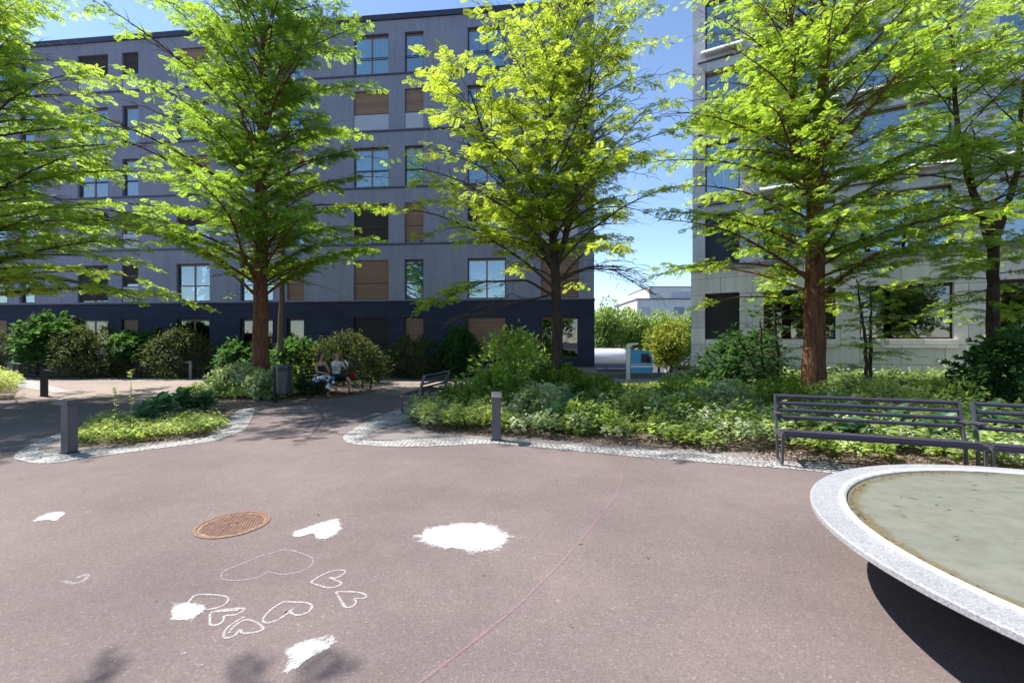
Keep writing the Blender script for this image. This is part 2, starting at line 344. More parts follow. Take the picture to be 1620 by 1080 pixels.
# ------------------------------------------------------------------ buildings
def facade(u0, u1, z0, z1, holes, d=.22):
    us = sorted({u0, u1, *[h[0] for h in holes], *[h[1] for h in holes]}); zs = sorted({z0, z1, *[h[2] for h in holes], *[h[3] for h in holes]})
    mb = MB(); ident = {}
    def vid(u, z):
        k = (u, z)
        if k not in ident: ident[k] = len(mb.v); mb.v.append((u, 0, z))
        return ident[k]
    for i in range(len(us)-1):
        for j in range(len(zs)-1):
            cu, cz = (us[i]+us[i+1])/2, (zs[j]+zs[j+1])/2
            if any(h[0] < cu < h[1] and h[2] < cz < h[3] for h in holes): continue
            mb.f.append((vid(us[i], zs[j]), vid(us[i+1], zs[j]), vid(us[i+1], zs[j+1]), vid(us[i], zs[j+1]))); mb.mi.append(0)
    for a, b, c, e in holes:
        mb.add([(a, 0, c), (b, 0, c), (b, 0, e), (a, 0, e), (a, d, c), (b, d, c), (b, d, e), (a, d, e)], [(0, 4, 5, 1), (1, 5, 6, 2), (2, 6, 7, 3), (3, 7, 4, 0)])
    return mb
def raw(mb, name, mat, parent):
    me = bpy.data.meshes.new(name); me.from_pydata(mb.v, [], mb.f); return link_mesh(name, me, mat, parent)
def window(par, a, b, c, e, d, kind, rail=True, mull=None, low_panel=False, fm='frame', glass='glass', lbl=None):
    """window part: frame mesh with pane, blind, curtain and rail as sub-parts"""
    g = .004; a += g; b -= g; c += g; e -= g; y0, y1 = d-.09, d-.02; t = .055
    f = MB(); f.box(a, b, y0, y1, c, c+t); f.box(a, b, y0, y1, e-t, e); f.box(a, a+t, y0, y1, c+t, e-t); f.box(b-t, b, y0, y1, c+t, e-t)
    if mull is None: mull = (b-a) > 1.5
    if mull:
        m_ = (a+b)/2; f.box(m_-.035, m_+.035, y0+.005, y1, c+t, e-t, 1)
    f.box(a+t, b-t, y0+.01, y1-.01, e-t-.06, e-t-.002, 1)
    w = f.build('window', [M[fm], M['wood'] if fm == 'frame' else M[fm]], par)
    MB().box(a+t+.002, b-t-.002, y1-.035, y1-.025, c+t+.002, e-t-.065).build('pane', M[glass], w)
    if rail:
        zr = c+(e-c)*.42
        r = MB().box(a, b, y0-.05, y0-.02, zr-.02, zr+.02); r.build('rail', M['frame'], w)
    if kind.startswith('curtain'):
        cm = 'curtain' if kind == 'curtain' else 'curtain_w'
        k = int((b-a)/.05); vs = []; 
        for i in range(k+1):
            u = a+t+(b-a-2*t)*i/k; yy = d+.10+.025*math.sin(i*1.9)
            vs += [(u, yy, c), (u, yy, e)]
        MB().add(vs, [(2*i, 2*i+2, 2*i+3, 2*i+1) for i in range(k)]).build('curtain', M[cm], w, smooth=True)
    if kind.startswith('blind'):
        bits = kind.split('_'); frac = float(bits[2]) if len(bits) > 2 else .62; zb = e-(e-c)*frac
        q = MB(); ns = max(3, int((e-zb-.02)/.075)); st = (e-.02-zb)/ns
        for i in range(ns):
            z = zb+i*st; q.add([(a+.02, y0-.012, z), (b-.02, y0-.012, z), (b-.02, y0-.045, z+st*.95), (a+.02, y0-.045, z+st*.95)], [(0, 1, 2, 3)])
            q.add([(a+.02, y0-.012, z), (b-.02, y0-.012, z), (b-.02, y0-.02, z-.006), (a+.02, y0-.02, z-.006)], [(0, 1, 2, 3)])
        q.build('blind', M['blind_'+bits[1]], w)
    if low_panel:
        MB().box(a+.01, b-.01, y0-.09, y0-.06, c+.03, c+(e-c)*.40).build('balustrade_panel', M['panel'], w)
    return w
# left building -------------------------------------------------
LB = empty('apartment_building', (4.15, 22.47, 0), -math.atan(.1037))
tag(LB, 'long grey violet apartment block with navy ground floor and roller blinds behind the left trees', 'building')
cols = []
for k in range(4):
    o = 16.5*k; cols += [(o+.78, o+2.68), (o+4.5, o+6.5), (o+8.85, o+9.87), (o+10.75, o+12.68), (o+15.48, o+16.46)]
cols = [c for c in cols if c[1] < 47]
LZ = [3.9, 6.9, 9.9, 12.9, 15.9]
holes = [(-b, -a, z+.02, z+2.12) for z in LZ for a, b in cols]
hg = [(-b, -a, .85, 2.95) for a, b in cols]
raw(facade(-48, 0, 3.86, 18.7, holes), 'upper_wall', M['stucco'], LB)
mbg = facade(-48, .02, -2.5, 3.80, hg); wg = raw(mbg, 'ground_floor_wall', M['navy'], LB); wg.location = (0, -.02, 0)
states = {}
for z in LZ: pass
kinds = ['curtain_w', 'curtain', 'glass', 'curtain', 'curtain', 'blind_tan_.35', 'curtain', 'blind_dark_.4', 'glass']
rr = random.Random(12)
spec = {(4, 2): 'glass', (4, 3): 'curtain_w', (3, 2): 'blind_tan_.6', (3, 3): 'blind_tan_.6', (2, 2): 'curtain', (2, 3): 'curtain', (1, 2): 'blind_tan_.95', (1, 3): 'blind_dark_.9',
        (0, 2): 'curtain', (0, 3): 'blind_tan_.98', (0, 4): 'blind_tan_.98', (0, 1): 'curtain', (0, 0): 'blind_tan_.98', (4, 1): 'curtain_w', (1, 0): 'blind_dark_.6', (1, 1): 'blind_dark_.5', (3, 1): 'glass',
        (4, 7): 'blind_dark_.5', (4, 8): 'blind_dark_.55', (3, 8): 'curtain_w', (2, 8): 'blind_dark_.3', (1, 8): 'blind_dark_.5', (1, 7): 'blind_dark_.5', (0, 8): 'blind_dark_.95', (0, 7): 'blind_dark_.5', (0, 6): 'curtain_w'}
for i, z in enumerate(LZ):
    for j, (a, b) in enumerate(cols):
        k = spec.get((i, j)) or rr.choice(kinds)
        window(LB, -b, -a, z+.02, z+2.12, .22, k, True, None, k.startswith('blind') and k.endswith(('.5', '.55', '.6', '.35')))
gk = {0: 'glass', 1: 'blind_tan_.95', 2: 'blind_tan_.97', 3: 'blind_dark_.98', 4: 'glass', 5: 'glass', 6: 'curtain_w', 7: 'blind_tan_.95', 8: 'curtain_w'}
for j, (a, b) in enumerate(cols):
    w_ = window(LB, -b, -a, .85, 2.95, .22, gk.get(j, 'blind_tan_.9'), False, None, False, 'frame', 'glass_dark')
for z in LZ[1:]: MB().box(-48, .03, -.05, -.002, z-.10, z-.02).build('ledge', M['ledge'], LB)
MB().box(-48, .06, -.07, .3, 3.80, 3.86).build('ledge', M['ledge'], LB)
MB().box(-48.05, .05, -.09, .5, 18.7, 18.98).build('parapet', M['parapet'], LB)
MB().box(-48, 0, .9, 1.0, -1, 18.6).build('dark_backing', M['room'], LB)  # dark sheet behind the windows, stands in for shaded room depth
MB().box(-.28, 0, .5, 14, -2.5, 18.69).build('side_wall', M['stucco'], LB)
MB().box(-47.9, -.3, .52, 14, 18.3, 18.6).build('roof', M['parapet'], LB)
MB().box(-48, -.29, 13.7, 14, -2.5, 18.29).build('rear_wall', M['stucco'], LB)
# right building ------------------------------------------------
RB = empty('office_building', (8.65, 21.5, 0), math.atan2(-.491, .871))
tag(RB, 'pale limestone office block with dark wide windows behind the right trees', 'building')
rc = [(.61, 2.09), (3.05, 5.70), (6.50, 9.36), (10.6, 13.4), (14.2, 17.0), (18, 20.8)]
RZ = [(5.36, 7.75), (8.75, 11.15), (12.15, 14.55), (15.6, 18)]
hg = [(a, b, 1.8, 3.97) for a, b in rc]
raw(facade(0, 24, -2.5, 5.05, hg, .3), 'ground_floor_wall', M['stone'], RB)
uw = raw(facade(.06, 24, 5.3, 20, [(a, b, c, e) for c, e in RZ for a, b in rc], .35), 'upper_wall', M['stone_up'], RB); uw.location = (0, .06, 0)
for a, b in rc:
    window(RB, a, b, 1.8, 3.97, .3, 'blind_dark_.97' if a < 1 else 'glass', a > 1, False, False, 'black', 'glass_dark')
    MB().box(a-.1, b+.1, -.14, -.003, 1.45, 1.78).build('window_sill', M['stone'], RB, bevel=.01)
for i, (c, e) in enumerate(RZ):
    for j, (a, b) in enumerate(rc):
        w_ = window(RB, a, b, c, e, .35, 'blind_blue_.97' if i == 0 and j < 1 or (i == 3 and j > 1) else ['glass', 'curtain_w', 'glass'][(i+j) % 3], False, False, False, 'frame', 'glass')
        w_.location = (0, .06, 0)
        if i: # sloping white sill shelf catching the sun
            MB().prism([(-.30, c-.30), (.05, c-.02), (.05, c-.12), (-.30, c-.36)], 'x', a-.15, b+.15).build('window_sill', M['farwall'], RB)
    if i: MB().box(.3, 24, -.02, .055, c-.62, c-.56).build('ledge', M['ledge'], RB)
MB().box(-.08, 24, -.12, .3, 5.05, 5.29).build('cornice', M['concrete'], RB, bevel=.015)
MB().box(0, 24, .9, 1.0, -2, 19.5).build('dark_backing', M['room'], RB)  # same dark sheet, painted interior shade behind the office glass
MB().box(.002, .3, .37, 14, -2.5, 5.04).build('side_wall', M['stone'], RB)
MB().box(.062, .35, .45, 14, 5.3, 19.99).build('side_wall', M['stone_up'], RB)
MB().box(.36, 23.9, .5, 14, 19.2, 19.5).build('roof', M['parapet'], RB)
MB().box(.31, .72, -.05, -.003, .62, 1.02).build('wall_vent', varied('bronze_vent', (.20, .17, .10), .5, .2, 30, .4), RB)
MB().box(.36, .67, -.06, -.051, .67, .97).build('wall_plate', varied('bronze_plate', (.16, .14, .08), .5, .3, 60, .4), RB)
pp = MB().tube([(8.9, -.02, 1.02), (8.9, -.14, .95), (9.05, -.3, .72)], .035, 8); pp.build('drain_pipe', M['concrete'], RB)
# far white building ---------------------------------------------
FB = empty('white_office_block', (25.3, 90, -2.3)); tag(FB, 'distant white stepped building with strip windows beyond the street trees', 'building')
MB().box(0, 40, 0, 20, 0, 12.5).build('lower_wall', M['farwall'], FB)
MB().box(2.9, 40, 1.5, 18, 12.72, 15.2).build('upper_wall', M['farwall'], FB)
MB().box(-.2, 40, -.2, 20, 12.5, 12.7).build('ledge', M['wallcap'], FB)
MB().box(2.8, 40, 1.4, 18, 15.2, 15.33).build('ledge', M['wallcap'], FB)
for x0, x1, z0, z1, y in [(0.9, 2.6, 9.3, 10.9, 0), (7.6, 9.5, 9.4, 11.0, 0), (7.6, 10.6, 12.85, 14.2, 1.5), (10.7, 13, 12.85, 14.2, 1.5), (14, 17, 9.2, 11, 0), (4.2, 6.2, 5.6, 7.4, 0)]:
    MB().box(x0, x1, y-.1, y+.045, z0, z1).build('window', M['farwindow'] if z0 < 10 and x0 > 3 else M['panel'], FB)

# ------------------------------------------------------------------ low walls, lamp, truck
def lowwall(name, pts, h, t, mat, label, cap=None):
    o = empty(name, (pts[0][0], pts[0][1], 0)); tag(o, label, 'wall'); x0, y0 = pts[0]
    mb = MB(); mc = MB()
    for (ax, ay), (bx, by) in zip(pts[:-1], pts[1:]):
        d = Vector((bx-ax, by-ay)).normalized(); nx, ny = -d.y*t/2, d.x*t/2
        def blk(m, k, z0, z1):
            q = [(ax-x0-nx*k, ay-y0-ny*k), (bx-x0-nx*k, by-y0-ny*k), (bx-x0+nx*k, by-y0+ny*k), (ax-x0+nx*k, ay-y0+ny*k)]
            m.prism(q, 'z', z0, z1)
        blk(mb, 1, .0, h-.06); blk(mc, 1.25, h-.06, h)
    mb.build('wall_body', mat, o); mc.build('wall_cap', cap or M['wallcap'], o); return o
lowwall('low_wall', [(-37, 23.9), (-12.5, 21.5)], .55, .25, M['concrete'], 'low weathered concrete wall behind the clipped shrubs on the left')
lowwall('low_wall', [(-12.0, 21.4), (-5.4, 20.95)], .5, .25, M['concrete'], 'low concrete wall in deep shade behind the bench with two women')
lowwall('low_wall', [(-5.2, 20.95), (-5.0, 22.9)], .85, .2, M['concrete'], 'short grey terrace side wall end beside the dark wheelie bin')
lowwall('low_wall', [(-2.2, 20.9), (3.9, 20.6)], .5, .25, M['concrete'], 'low grey wall under the blue ground floor between round shrub and locust trunk')
lowwall('parapet_wall', [(3.2, 20.55), (9.0, 20.5)], .26, .3, M['wallcap'], 'low dark grey parapet wall in front of the tanker truck', M['wallcap'])
lp = empty('path_lamp', (5.13, 19.6, 0)); tag(lp, 'white slim lamp post with bent head in front of the tanker truck', 'lamp')
MB().box(-.1, .06, -.07, .07, 0, 1.42).build('post', M['white_metal'], lp, bevel=.01)
MB().prism([(-.1, 1.424), (.1, 1.424), (.13, 1.52), (.42, 1.57), (.42, 1.65), (.02, 1.62), (-.08, 1.54)], 'y', -.07, .07).build('lamp_head', M['white_metal'], lp)
TR = empty('tanker_truck', (6.4, 45, -2.3)); tag(TR, 'white tanker truck with blue cab parked beyond the parapet wall', 'truck')
prof = [(0, .0), (.55, .0), (.95, .12), (1.05, .3)]
tk = MB(); N = 20
rings = [(-2.6, .0), (-2.6, .75), (-2.45, .93), (-2.2, 1), (4.6, 1), (4.95, .93), (5.1, .75), (5.1, 0)]
vs = [(x, 1.22*s*math.cos(2*math.pi*j/N), 2.35+.95*s*math.sin(2*math.pi*j/N)) for x, s in rings for j in range(N)]
tk.add(vs, [(i*N+j, i*N+(j+1) % N, (i+1)*N+(j+1) % N, (i+1)*N+j) for i in range(len(rings)-1) for j in range(N)])
tk.build('tank', varied('tank_paint', (.66, .68, .70), .3, .05, 2, .2), TR, smooth=True)
MB().box(-2.5, 5.2, -1.0, 1.0, .85, 1.2).build('chassis', varied('chassis_metal', (.05, .06, .09), .6), TR)
MB().box(-2.3, 4.8, -1.22, -1.12, 1.36, 1.62).build('side_rail', varied('blue_trim', (.05, .09, .2), .5), TR)
cb = MB().prism([(5.25, .75), (7.3, .75), (7.5, 1.2), (7.45, 2.2), (7.15, 3.05), (5.25, 3.2)], 'y', -1.2, 1.2)
blue = varied('cab_paint', (.02, .27, .44), .3, .06, 2); CB = cb.build('cab', blue, TR, bevel=.05)
MB().prism([(6.3, 1.95), (7.25, 1.95), (7.02, 2.8), (6.3, 2.8)], 'y', -1.225, -1.205).build('side_window', M['black'], CB)
MB().box(5.3, 7.44, -1.23, -1.21, 1.45, 1.62).build('stripe', M['white_metal'], CB)
MB().box(5.3, 7.44, -1.23, -1.21, 1.72, 1.78).build('stripe', M['white_metal'], CB)
MB().box(7.0, 7.2, -1.45, -1.25, 1.9, 2.5).build('mirror', M['black'], CB)
for x in (-1.6, -.4, .8, 3.6, 6.3):
    for s in (-1, 1):
        q = MB(); n_ = 20
        vs = [(x+r*math.cos(2*math.pi*j/n_), s*(1.0+yo), .5+r*math.sin(2*math.pi*j/n_)) for r, yo in ((.01, .03), (.28, .03), (.30, .1), (.48, .12), (.5, .08), (.5, -.2), (.01, -.2)) for j in range(n_)]
        q.add(vs, [(i*n_+j, i*n_+(j+1) % n_, (i+1)*n_+(j+1) % n_, (i+1)*n_+j) for i in range(6) for j in range(n_)]); q.build('wheel', M['black'], TR, smooth=True)
# parked cars glimpsed past the gold shrub
def car(x, y, c, lab):
    o = empty('parked_car', (x, y, -2.3)); tag(o, lab, 'car', 'cars parked in the street')
    pts = [(-2.1, .3), (2.1, .3), (2.15, .7), (1.9, .88), (1.1, .98), (.55, 1.45), (-1.1, 1.48), (-1.8, 1.0), (-2.12, .9)]
    b_ = MB().prism(pts, 'y', -.85, .85).build('body', varied('car_paint', c, .25, .03, 2, .3), o, bevel=.06)
    MB().prism([(.95, 1.0), (.5, 1.38), (-1.0, 1.4), (-1.55, 1.02)], 'y', -.865, -.852).build('side_window', M['black'], b_)
    for wx in (-1.3, 1.3):
        for s in (-1, 1):
            q = MB(); n_ = 16
            vs = [(wx+r*math.cos(2*math.pi*j/n_), s*(.8+yo), .32+r*math.sin(2*math.pi*j/n_)) for r, yo in ((.01, .07), (.2, .08), (.32, .07), (.32, -.15), (.01, -.15)) for j in range(n_)]
            q.add(vs, [(i*n_+j, i*n_+(j+1) % n_, (i+1)*n_+(j+1) % n_, (i+1)*n_+j) for i in range(4) for j in range(n_)]); q.build('wheel', M['black'], o, smooth=True)
car(18.6, 47.5, (.45, .45, .47), 'silver parked car glimpsed beside the limestone corner')

# ------------------------------------------------------------------ bollards
def bollard(loc, rz, label, mat='bollard', h=.84, w=.23, d=.15, over=.2):
    o = empty('bollard_light', (*loc, 0), rz); tag(o, label, 'bollard light', 'bollard lights along the paths')
    MB().box(-w/2, w/2, -d/2, d/2, .004, h-.11).build('post', M[mat], o, bevel=.006)
    MB().prism([(-w/2, h-.108), (w/2, h-.108), (w/2, h-.03), (w/2-.06, h), (-w/2-over, h-.075), (-w/2-over, h-.095)], 'y', -d/2-.012, d/2+.012).build('lamp_head', M[mat], o, bevel=.004)
    MB().box(-w/2-.02, w/2+.02, -d/2-.02, d/2+.02, .002, .014).build('base_plate', M['bollard_dark'], o)
    return o
b1 = bollard(G(110, 716), R(-12), 'large near grey metal bollard light on the left white cobble tip', w=.15, d=.135, over=.17)
b2 = bollard((-.27, 7.66), R(95), 'grey bollard light on cobble edge in front of the central planting bed', w=.12, d=.15, over=.16)
b3 = bollard(G(70, 627), R(195), 'black bollard light beside the left path, second nearest on the left', 'bollard_dark', h=.84, w=.14, d=.13)
b4 = bollard(G(18, 604.5), R(200), 'small pale grey bollard light at the left picture edge behind the lime plants', h=.84, w=.2, d=.15)
b5 = bollard(G(302, 600), R(10), 'small dark bollard light in front of the rounded shrub, far side of the pale path', h=.84, w=.12, d=.12)

# ------------------------------------------------------------------ benches
def make_bench(L, dark=False, arm=True):
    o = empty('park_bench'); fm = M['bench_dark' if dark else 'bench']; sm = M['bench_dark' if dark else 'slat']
    for s in (-1, 1):
        x = s*L/2; q = MB()
        def bar(y0, z0, y1, z1, wd, xx=x):
            d = Vector((y1-y0, z1-z0)).normalized(); n_ = Vector((-d.y, d.x))*wd/2
            q.prism([(y0-n_.x, z0-n_.y), (y1-n_.x, z1-n_.y), (y1+n_.x, z1+n_.y), (y0+n_.x, z0+n_.y)], 'x', xx-.014, xx+.014)
        bar(-.045, .035, -.005, .375, .06); bar(-.40, .035, -.44, .40, .06)
        bar(-.445, .40, -.60, .92, .07); bar(.02, .415, -.43, .40, .075); bar(-.02, .012, -.42, .012, .03)
        q.build('side_frame', fm, o, bevel=.004)
        if arm: MB().box(x-.035, x+.035, -.55, -.28, .655, .68).build('armrest', fm, o, bevel=.006)
        bt = MB()
        for (y, z) in ((-.03, .415), (-.43, .40)): bt.tube([(x+s*.012, y, z), (x+s*.022, y, z)], .014, 8)
        bt.build('bolt', M['steel'], o)
    se = MB(); a, b = -L/2+.016, L/2-.016
    for i in range(4): y = -.03-i*.108; se.box(a, b, y-.092, y, .445-.012*i, .472-.012*i)
    se.box(a, b, .002, .03, .41, .46); st = se.build('seat', sm, o, bevel=.006)
    for xx in np.linspace(a+.35, b-.35, 2): MB().box(xx-.02, xx+.02, -.41, -.03, .39, .404).build('seat_brace', fm, st)
    ba = MB()
    for i in range(4):
        z = .60+i*.098; y = -.445-(z-.4)*.298
        ba.tube([(a, y, z), (b, y, z)], .027, 8)
    ba.build('backrest', sm, o)
    return o
bn1 = make_bench(2.1); bn1.location = (4.67, 5.68, 0); bn1.rotation_euler.z = R(158.6)
tag(bn1, 'empty grey slatted metal bench behind the round basin, whole in view', 'bench', 'grey slatted park benches')
bn2 = copy_tree(bn1); bn2.location = (6.60, 4.74, 0); bn2.rotation_euler.z = R(151)
tag(bn2, 'grey slatted bench cut off by the right picture edge, adjoining its neighbour', 'bench')
bn3 = make_bench(1.75, False, False); bn3.location = (-2.45, 11.35, 0); bn3.rotation_euler.z = R(78.5)
tag(bn3, 'grey metal bench seen from its end at the tip of the central bed', 'bench', 'grey slatted park benches')
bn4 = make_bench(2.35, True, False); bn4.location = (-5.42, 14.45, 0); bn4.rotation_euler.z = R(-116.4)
tag(bn4, 'dark bench in shade on which two women sit', 'bench', 'grey slatted park benches')

# ------------------------------------------------------------------ litter bin, terrace things
tb = empty('litter_bin', (*G(449, 637), 0), R(5)); tag(tb, 'cylindrical grey litter bin on a side post beside the shaded bench', 'litter bin')
MB().lathe([(.001, .26), (.19, .26), (.195, .28), (.195, .86), (.001, .86)], 28).build('bin_body', M['bin'], tb, smooth=False)
MB().lathe([(.001, .861), (.198, .861), (.198, 1.04), (.19, 1.06), (.001, 1.06)], 28).build('hood', M['bin'], tb)
MB().box(-.08, .185, -.205, -.12, .88, .98).build('opening', M['black'], tb)
MB().box(-.26, -.205, -.05, .05, .004, 1.0).build('post', M['bench_dark'], tb)
um = empty('closed_parasol', (-24.6, 22.9, 0)); tag(um, 'folded mauve parasol on the terrace at far left', 'parasol')
MB().tube([(0, 0, 0), (0, 0, 3.3)], .03, 8).build('pole', M['frame'], um)
n_ = 16; q = MB(); pr = [(.30, 1.15), (.27, 1.6), (.28, 2.2), (.2, 2.8), (.04, 3.22)]
q.add([(r*(1+.22*(j % 2))*math.cos(2*math.pi*j/n_), r*(1+.22*(j % 2))*math.sin(2*math.pi*j/n_), z) for r, z in pr for j in range(n_)], [(i*n_+j, i*n_+(j+1) % n_, (i+1)*n_+(j+1) % n_, (i+1)*n_+j) for i in range(4) for j in range(n_)])
q.build('canopy', varied('mauve_cloth', (.17, .12, .15), .9), um)
wb = empty('wheelie_bin', (-5.4, 21.6, 0)); tag(wb, 'small black bin on the terrace wall behind the shaded bench', 'bin')
MB().prism([(-.25, 0), (.25, 0), (.3, 1.0), (-.3, 1.0)], 'y', -.3, .3).build('bin_body', M['black'], wb, bevel=.02)
MB().box(-.33, .33, -.34, .34, 1.003, 1.07).build('lid', M['black'], wb, bevel=.02)
tp = empty('terrace_table', (-8.9, 21.9, 0)); tag(tp, 'dark covered terrace table behind the cypress trunk', 'table')
MB().box(-.9, .9, -.4, .4, .78, .84).build('tabletop', M['black'], tp)
for sx in (-.8, .8):
    for sy in (-.32, .32): MB().box(sx-.03, sx+.03, sy-.03, sy+.03, 0, .778).build('leg', M['black'], tp)

# ------------------------------------------------------------------ round basin
FC = (3.81, 2.30); FR = 1.886; FH = .55
fo = empty('water_basin', (*FC, 0)); tag(fo, 'large round raised stone basin with a speckled rim and murky water', 'basin')
NS = 96
def mk_terrazzo():
    t = NT('speckled_granite'); v = t.co()
    vo = t.n('TexVoronoi'); vo.inputs['Scale'].default_value = 150; t.l(v, vo.inputs['Vector']); sp = t.n('SeparateColor'); t.l(vo.outputs['Color'], sp.inputs[0])
    c = t.ramp(sp.outputs[0], [(0, (.18, .182, .20)), (.3, (.262, .265, .282)), (.8, (.30, .303, .318)), (1, (.38, .38, .395))])
    c = t.mix(1., c, t.ramp(t.noise(v, 2.2, 6, .7), [(.3, .85), (.7, 1.08)]), 'MULTIPLY')
    t.bump(vo.outputs['Distance'], .25, .004); return t.set(c, .7)
def ringnoise(mb, amp, seed):
    return mb
MB().lathe([(.45, .0), (.5, .06), (.62, .16), (1.1, .3), (1.6, .43), (FR-.012, FH-.045), (FR, FH-.036), (FR, FH-.008), (FR-.01, FH), (FR-.185, FH+.0), (FR-.19, FH-.004)], NS).build('rim', mk_terrazzo(), fo, smooth=False)
MB().lathe([(FR-.175, FH+.001), (FR-.18, FH+.012), (FR-.205, FH+.014), (FR-.22, FH+.002), (FR-.225, FH-.035)], NS).build('inner_lip', varied('white_lime_lip', (.56, .54, .49), .8, .25, 12, 0, .5), fo)
def mk_murk():
    t = NT('murky_water'); v = t.co((1, 3.0, 1))
    c = t.ramp(t.noise(v, 1.6, 7, .7), [(.3, (.15, .155, .13)), (.5, (.18, .185, .16)), (.72, (.205, .20, .155))])
    c = t.mix(t.ramp(t.noise(t.co(), 9, 6, .8), [(.45, 0.), (.7, .7)]), c, (.125, .125, .09))
    # algae and debris gathered against the lip
    tc = t.n('TexCoord'); le = t.n('VectorMath', operation='LENGTH'); t.l(tc.outputs['Object'], le.inputs[0])
    nz = t.noise(t.co(), 7, 5); ad = t.n('Math', operation='MULTIPLY_ADD'); t.l(nz, ad.inputs[0]); ad.inputs[1].default_value = .16; t.l(le.outputs['Value'], ad.inputs[2])
    e = t.ramp(ad.outputs[0], [(0, 0.), (1, 1.)])
    mr = t.n('MapRange'); t.l(ad.outputs[0], mr.inputs[0]); mr.inputs[1].default_value = 1.735; mr.inputs[2].default_value = 1.765
    c = t.mix(mr.outputs[0], c, (.14, .125, .08))
    t.bump(t.noise(t.co(), 4, 3), .12, .02)
    return t.set(c, .38, spec=.3)
MB().lathe([(.0001, FH-.012), (.7, FH-.012), (FR-.20, FH-.012)], NS).build('water', mk_murk(), fo)
# leaf scraps floating
rs = np.random.RandomState(5); dv = MB()
for i in range(620):
    ring = i > 150
    a = rs.uniform(0, 2*math.pi); r = (1.645-abs(rs.normal(0, .022))) if ring else 1.45*math.sqrt(rs.uniform()); L_ = rs.uniform(.008, .02) if ring else rs.uniform(.012, .04); th = rs.normal(-.2, .5); wd = rs.uniform(.002, .006)
    if ring: wd *= 1.6; th = rs.uniform(0, 6)
    c_, s_ = math.cos(th), math.sin(th); x, y = r*math.cos(a), r*math.sin(a)
    dv.add([(x-c_*L_, y-s_*L_, FH-.0095), (x+s_*wd, y-c_*wd, FH-.0085), (x+c_*L_, y+s_*L_, FH-.0095), (x-s_*wd, y+c_*wd, FH-.0085)], [(0, 1, 2, 3)], i % 2)
dd = dv.build('leaf_debris', [M['litter'], varied('wet_leaf', (.07, .065, .03), .6)], fo); dd['kind'] = 'stuff'

# ------------------------------------------------------------------ manhole
mc_ = G(368.5, 829); mh = empty('manhole_cover', (*mc_, 0), R(20)); tag(mh, 'round rusty cast iron manhole cover with square studs in the asphalt', 'manhole cover')
rust = varied('rusty_iron', (.20, .115, .085), .7, .35, 14, .3, .4)
mr_ = .31
MB().lathe([(mr_, .002), (mr_, .006), (mr_-.028, .007), (mr_-.03, .002)], 48).build('ring', varied('rusty_ring', (.17, .095, .055), .8, .4, 20), mh)
cv = MB().lathe([(0.0001, .003), (mr_-.033, .003)], 48)
s_ = .024
for i in range(-12, 13):
    for j in range(-12, 13):
        x, y = i*s_, j*s_
        if math.hypot(x, y) > mr_-.055: continue
        if abs(y) < .02 and .02 < abs(x) < .05: continue
        h_ = .008; k = s_*.36; k2 = k*.8
        cv.add([(x-k, y-k, .003), (x+k, y-k, .003), (x+k, y+k, .003), (x-k, y+k, .003), (x-k2, y-k2, h_), (x+k2, y-k2, h_), (x+k2, y+k2, h_), (x-k2, y+k2, h_)], [(4, 5, 6, 7), (0, 1, 5, 4), (1, 2, 6, 5), (2, 3, 7, 6), (3, 0, 4, 7)])
cv.build('cover', rust, mh)
for s in (-1, 1): MB().lathe([(.0001, .0065), (.016, .0065)], 12, (s*.034, 0)).build('lifting_hole', M['black'], mh)

# ------------------------------------------------------------------ chalk
def mk_chalk(name, c, lo=.38, hi=.62, dens=False):
    t = NT(name); v = t.co(); f = t.noise(v, 150, 3, .8); g = t.noise(v, 12, 4, .7)
    t.set(c, .95, spec=.1)
    if dens:
        at = t.n('Attribute', attribute_name='dens'); m1 = t.n('Math', operation='MULTIPLY_ADD'); t.l(at.outputs['Fac'], m1.inputs[0]); m1.inputs[1].default_value = 1.15; m1.inputs[2].default_value = -1.0
        m2 = t.n('Math', operation='MULTIPLY_ADD'); t.l(f, m2.inputs[0]); m2.inputs[1].default_value = .9; t.l(m1.outputs[0], m2.inputs[2])
        m3 = t.n('Math', operation='MULTIPLY_ADD'); t.l(g, m3.inputs[0]); m3.inputs[1].default_value = 1.6; t.l(m2.outputs[0], m3.inputs[2]); m1.inputs[2].default_value = -1.30
        al = t.ramp(m3.outputs[0], [(.40, 0.), (.95, 1.)])
    else: al = t.ramp(f, [(lo, 0.), (hi, 1.)])
    t.l(al, t.b.inputs['Alpha']); return t.m
M['chalk'] = mk_chalk('white_chalk', (.66, .64, .63), .40, .70); M['chalk_thin'] = mk_chalk('thin_white_chalk', (.5, .48, .48), .43, .72)
M['chalk_pink'] = mk_chalk('pink_chalk', (.36, .19, .26), .40, .72); M['chalk_fill'] = mk_chalk('chalk_fill', (.60, .60, .59), 0, 0, True)
def C1(x, y): return G(x/2.7, 700+y/2.7)
def C2(x, y): return G(600+x/2.7, 700+y/2.7)
def stroke(name, pts, wd, mat, label, cat, sub=5, z=.004, group=None):
    P = smooth_line(pts, False, sub); P = [Vector(p) for p in P]; n_ = len(P); vs = []; rr_ = random.Random(len(label))
    for i, p in enumerate(P):
        d = (P[min(i+1, n_-1)]-P[max(0, i-1)]); d = d.normalized() if d.length > 0 else Vector((1, 0)); nn = Vector((-d.y, d.x))*wd/2*rr_.uniform(.7, 1.25)
        vs += [(*(p+nn), z), (*(p-nn), z)]
    o = MB().add(vs, [(2*i, 2*i+1, 2*i+3, 2*i+2) for i in range(n_-1)]).build(name, M[mat], None); return tag(o, label, cat, group)
HT = 'chalk heart outlines on the asphalt'
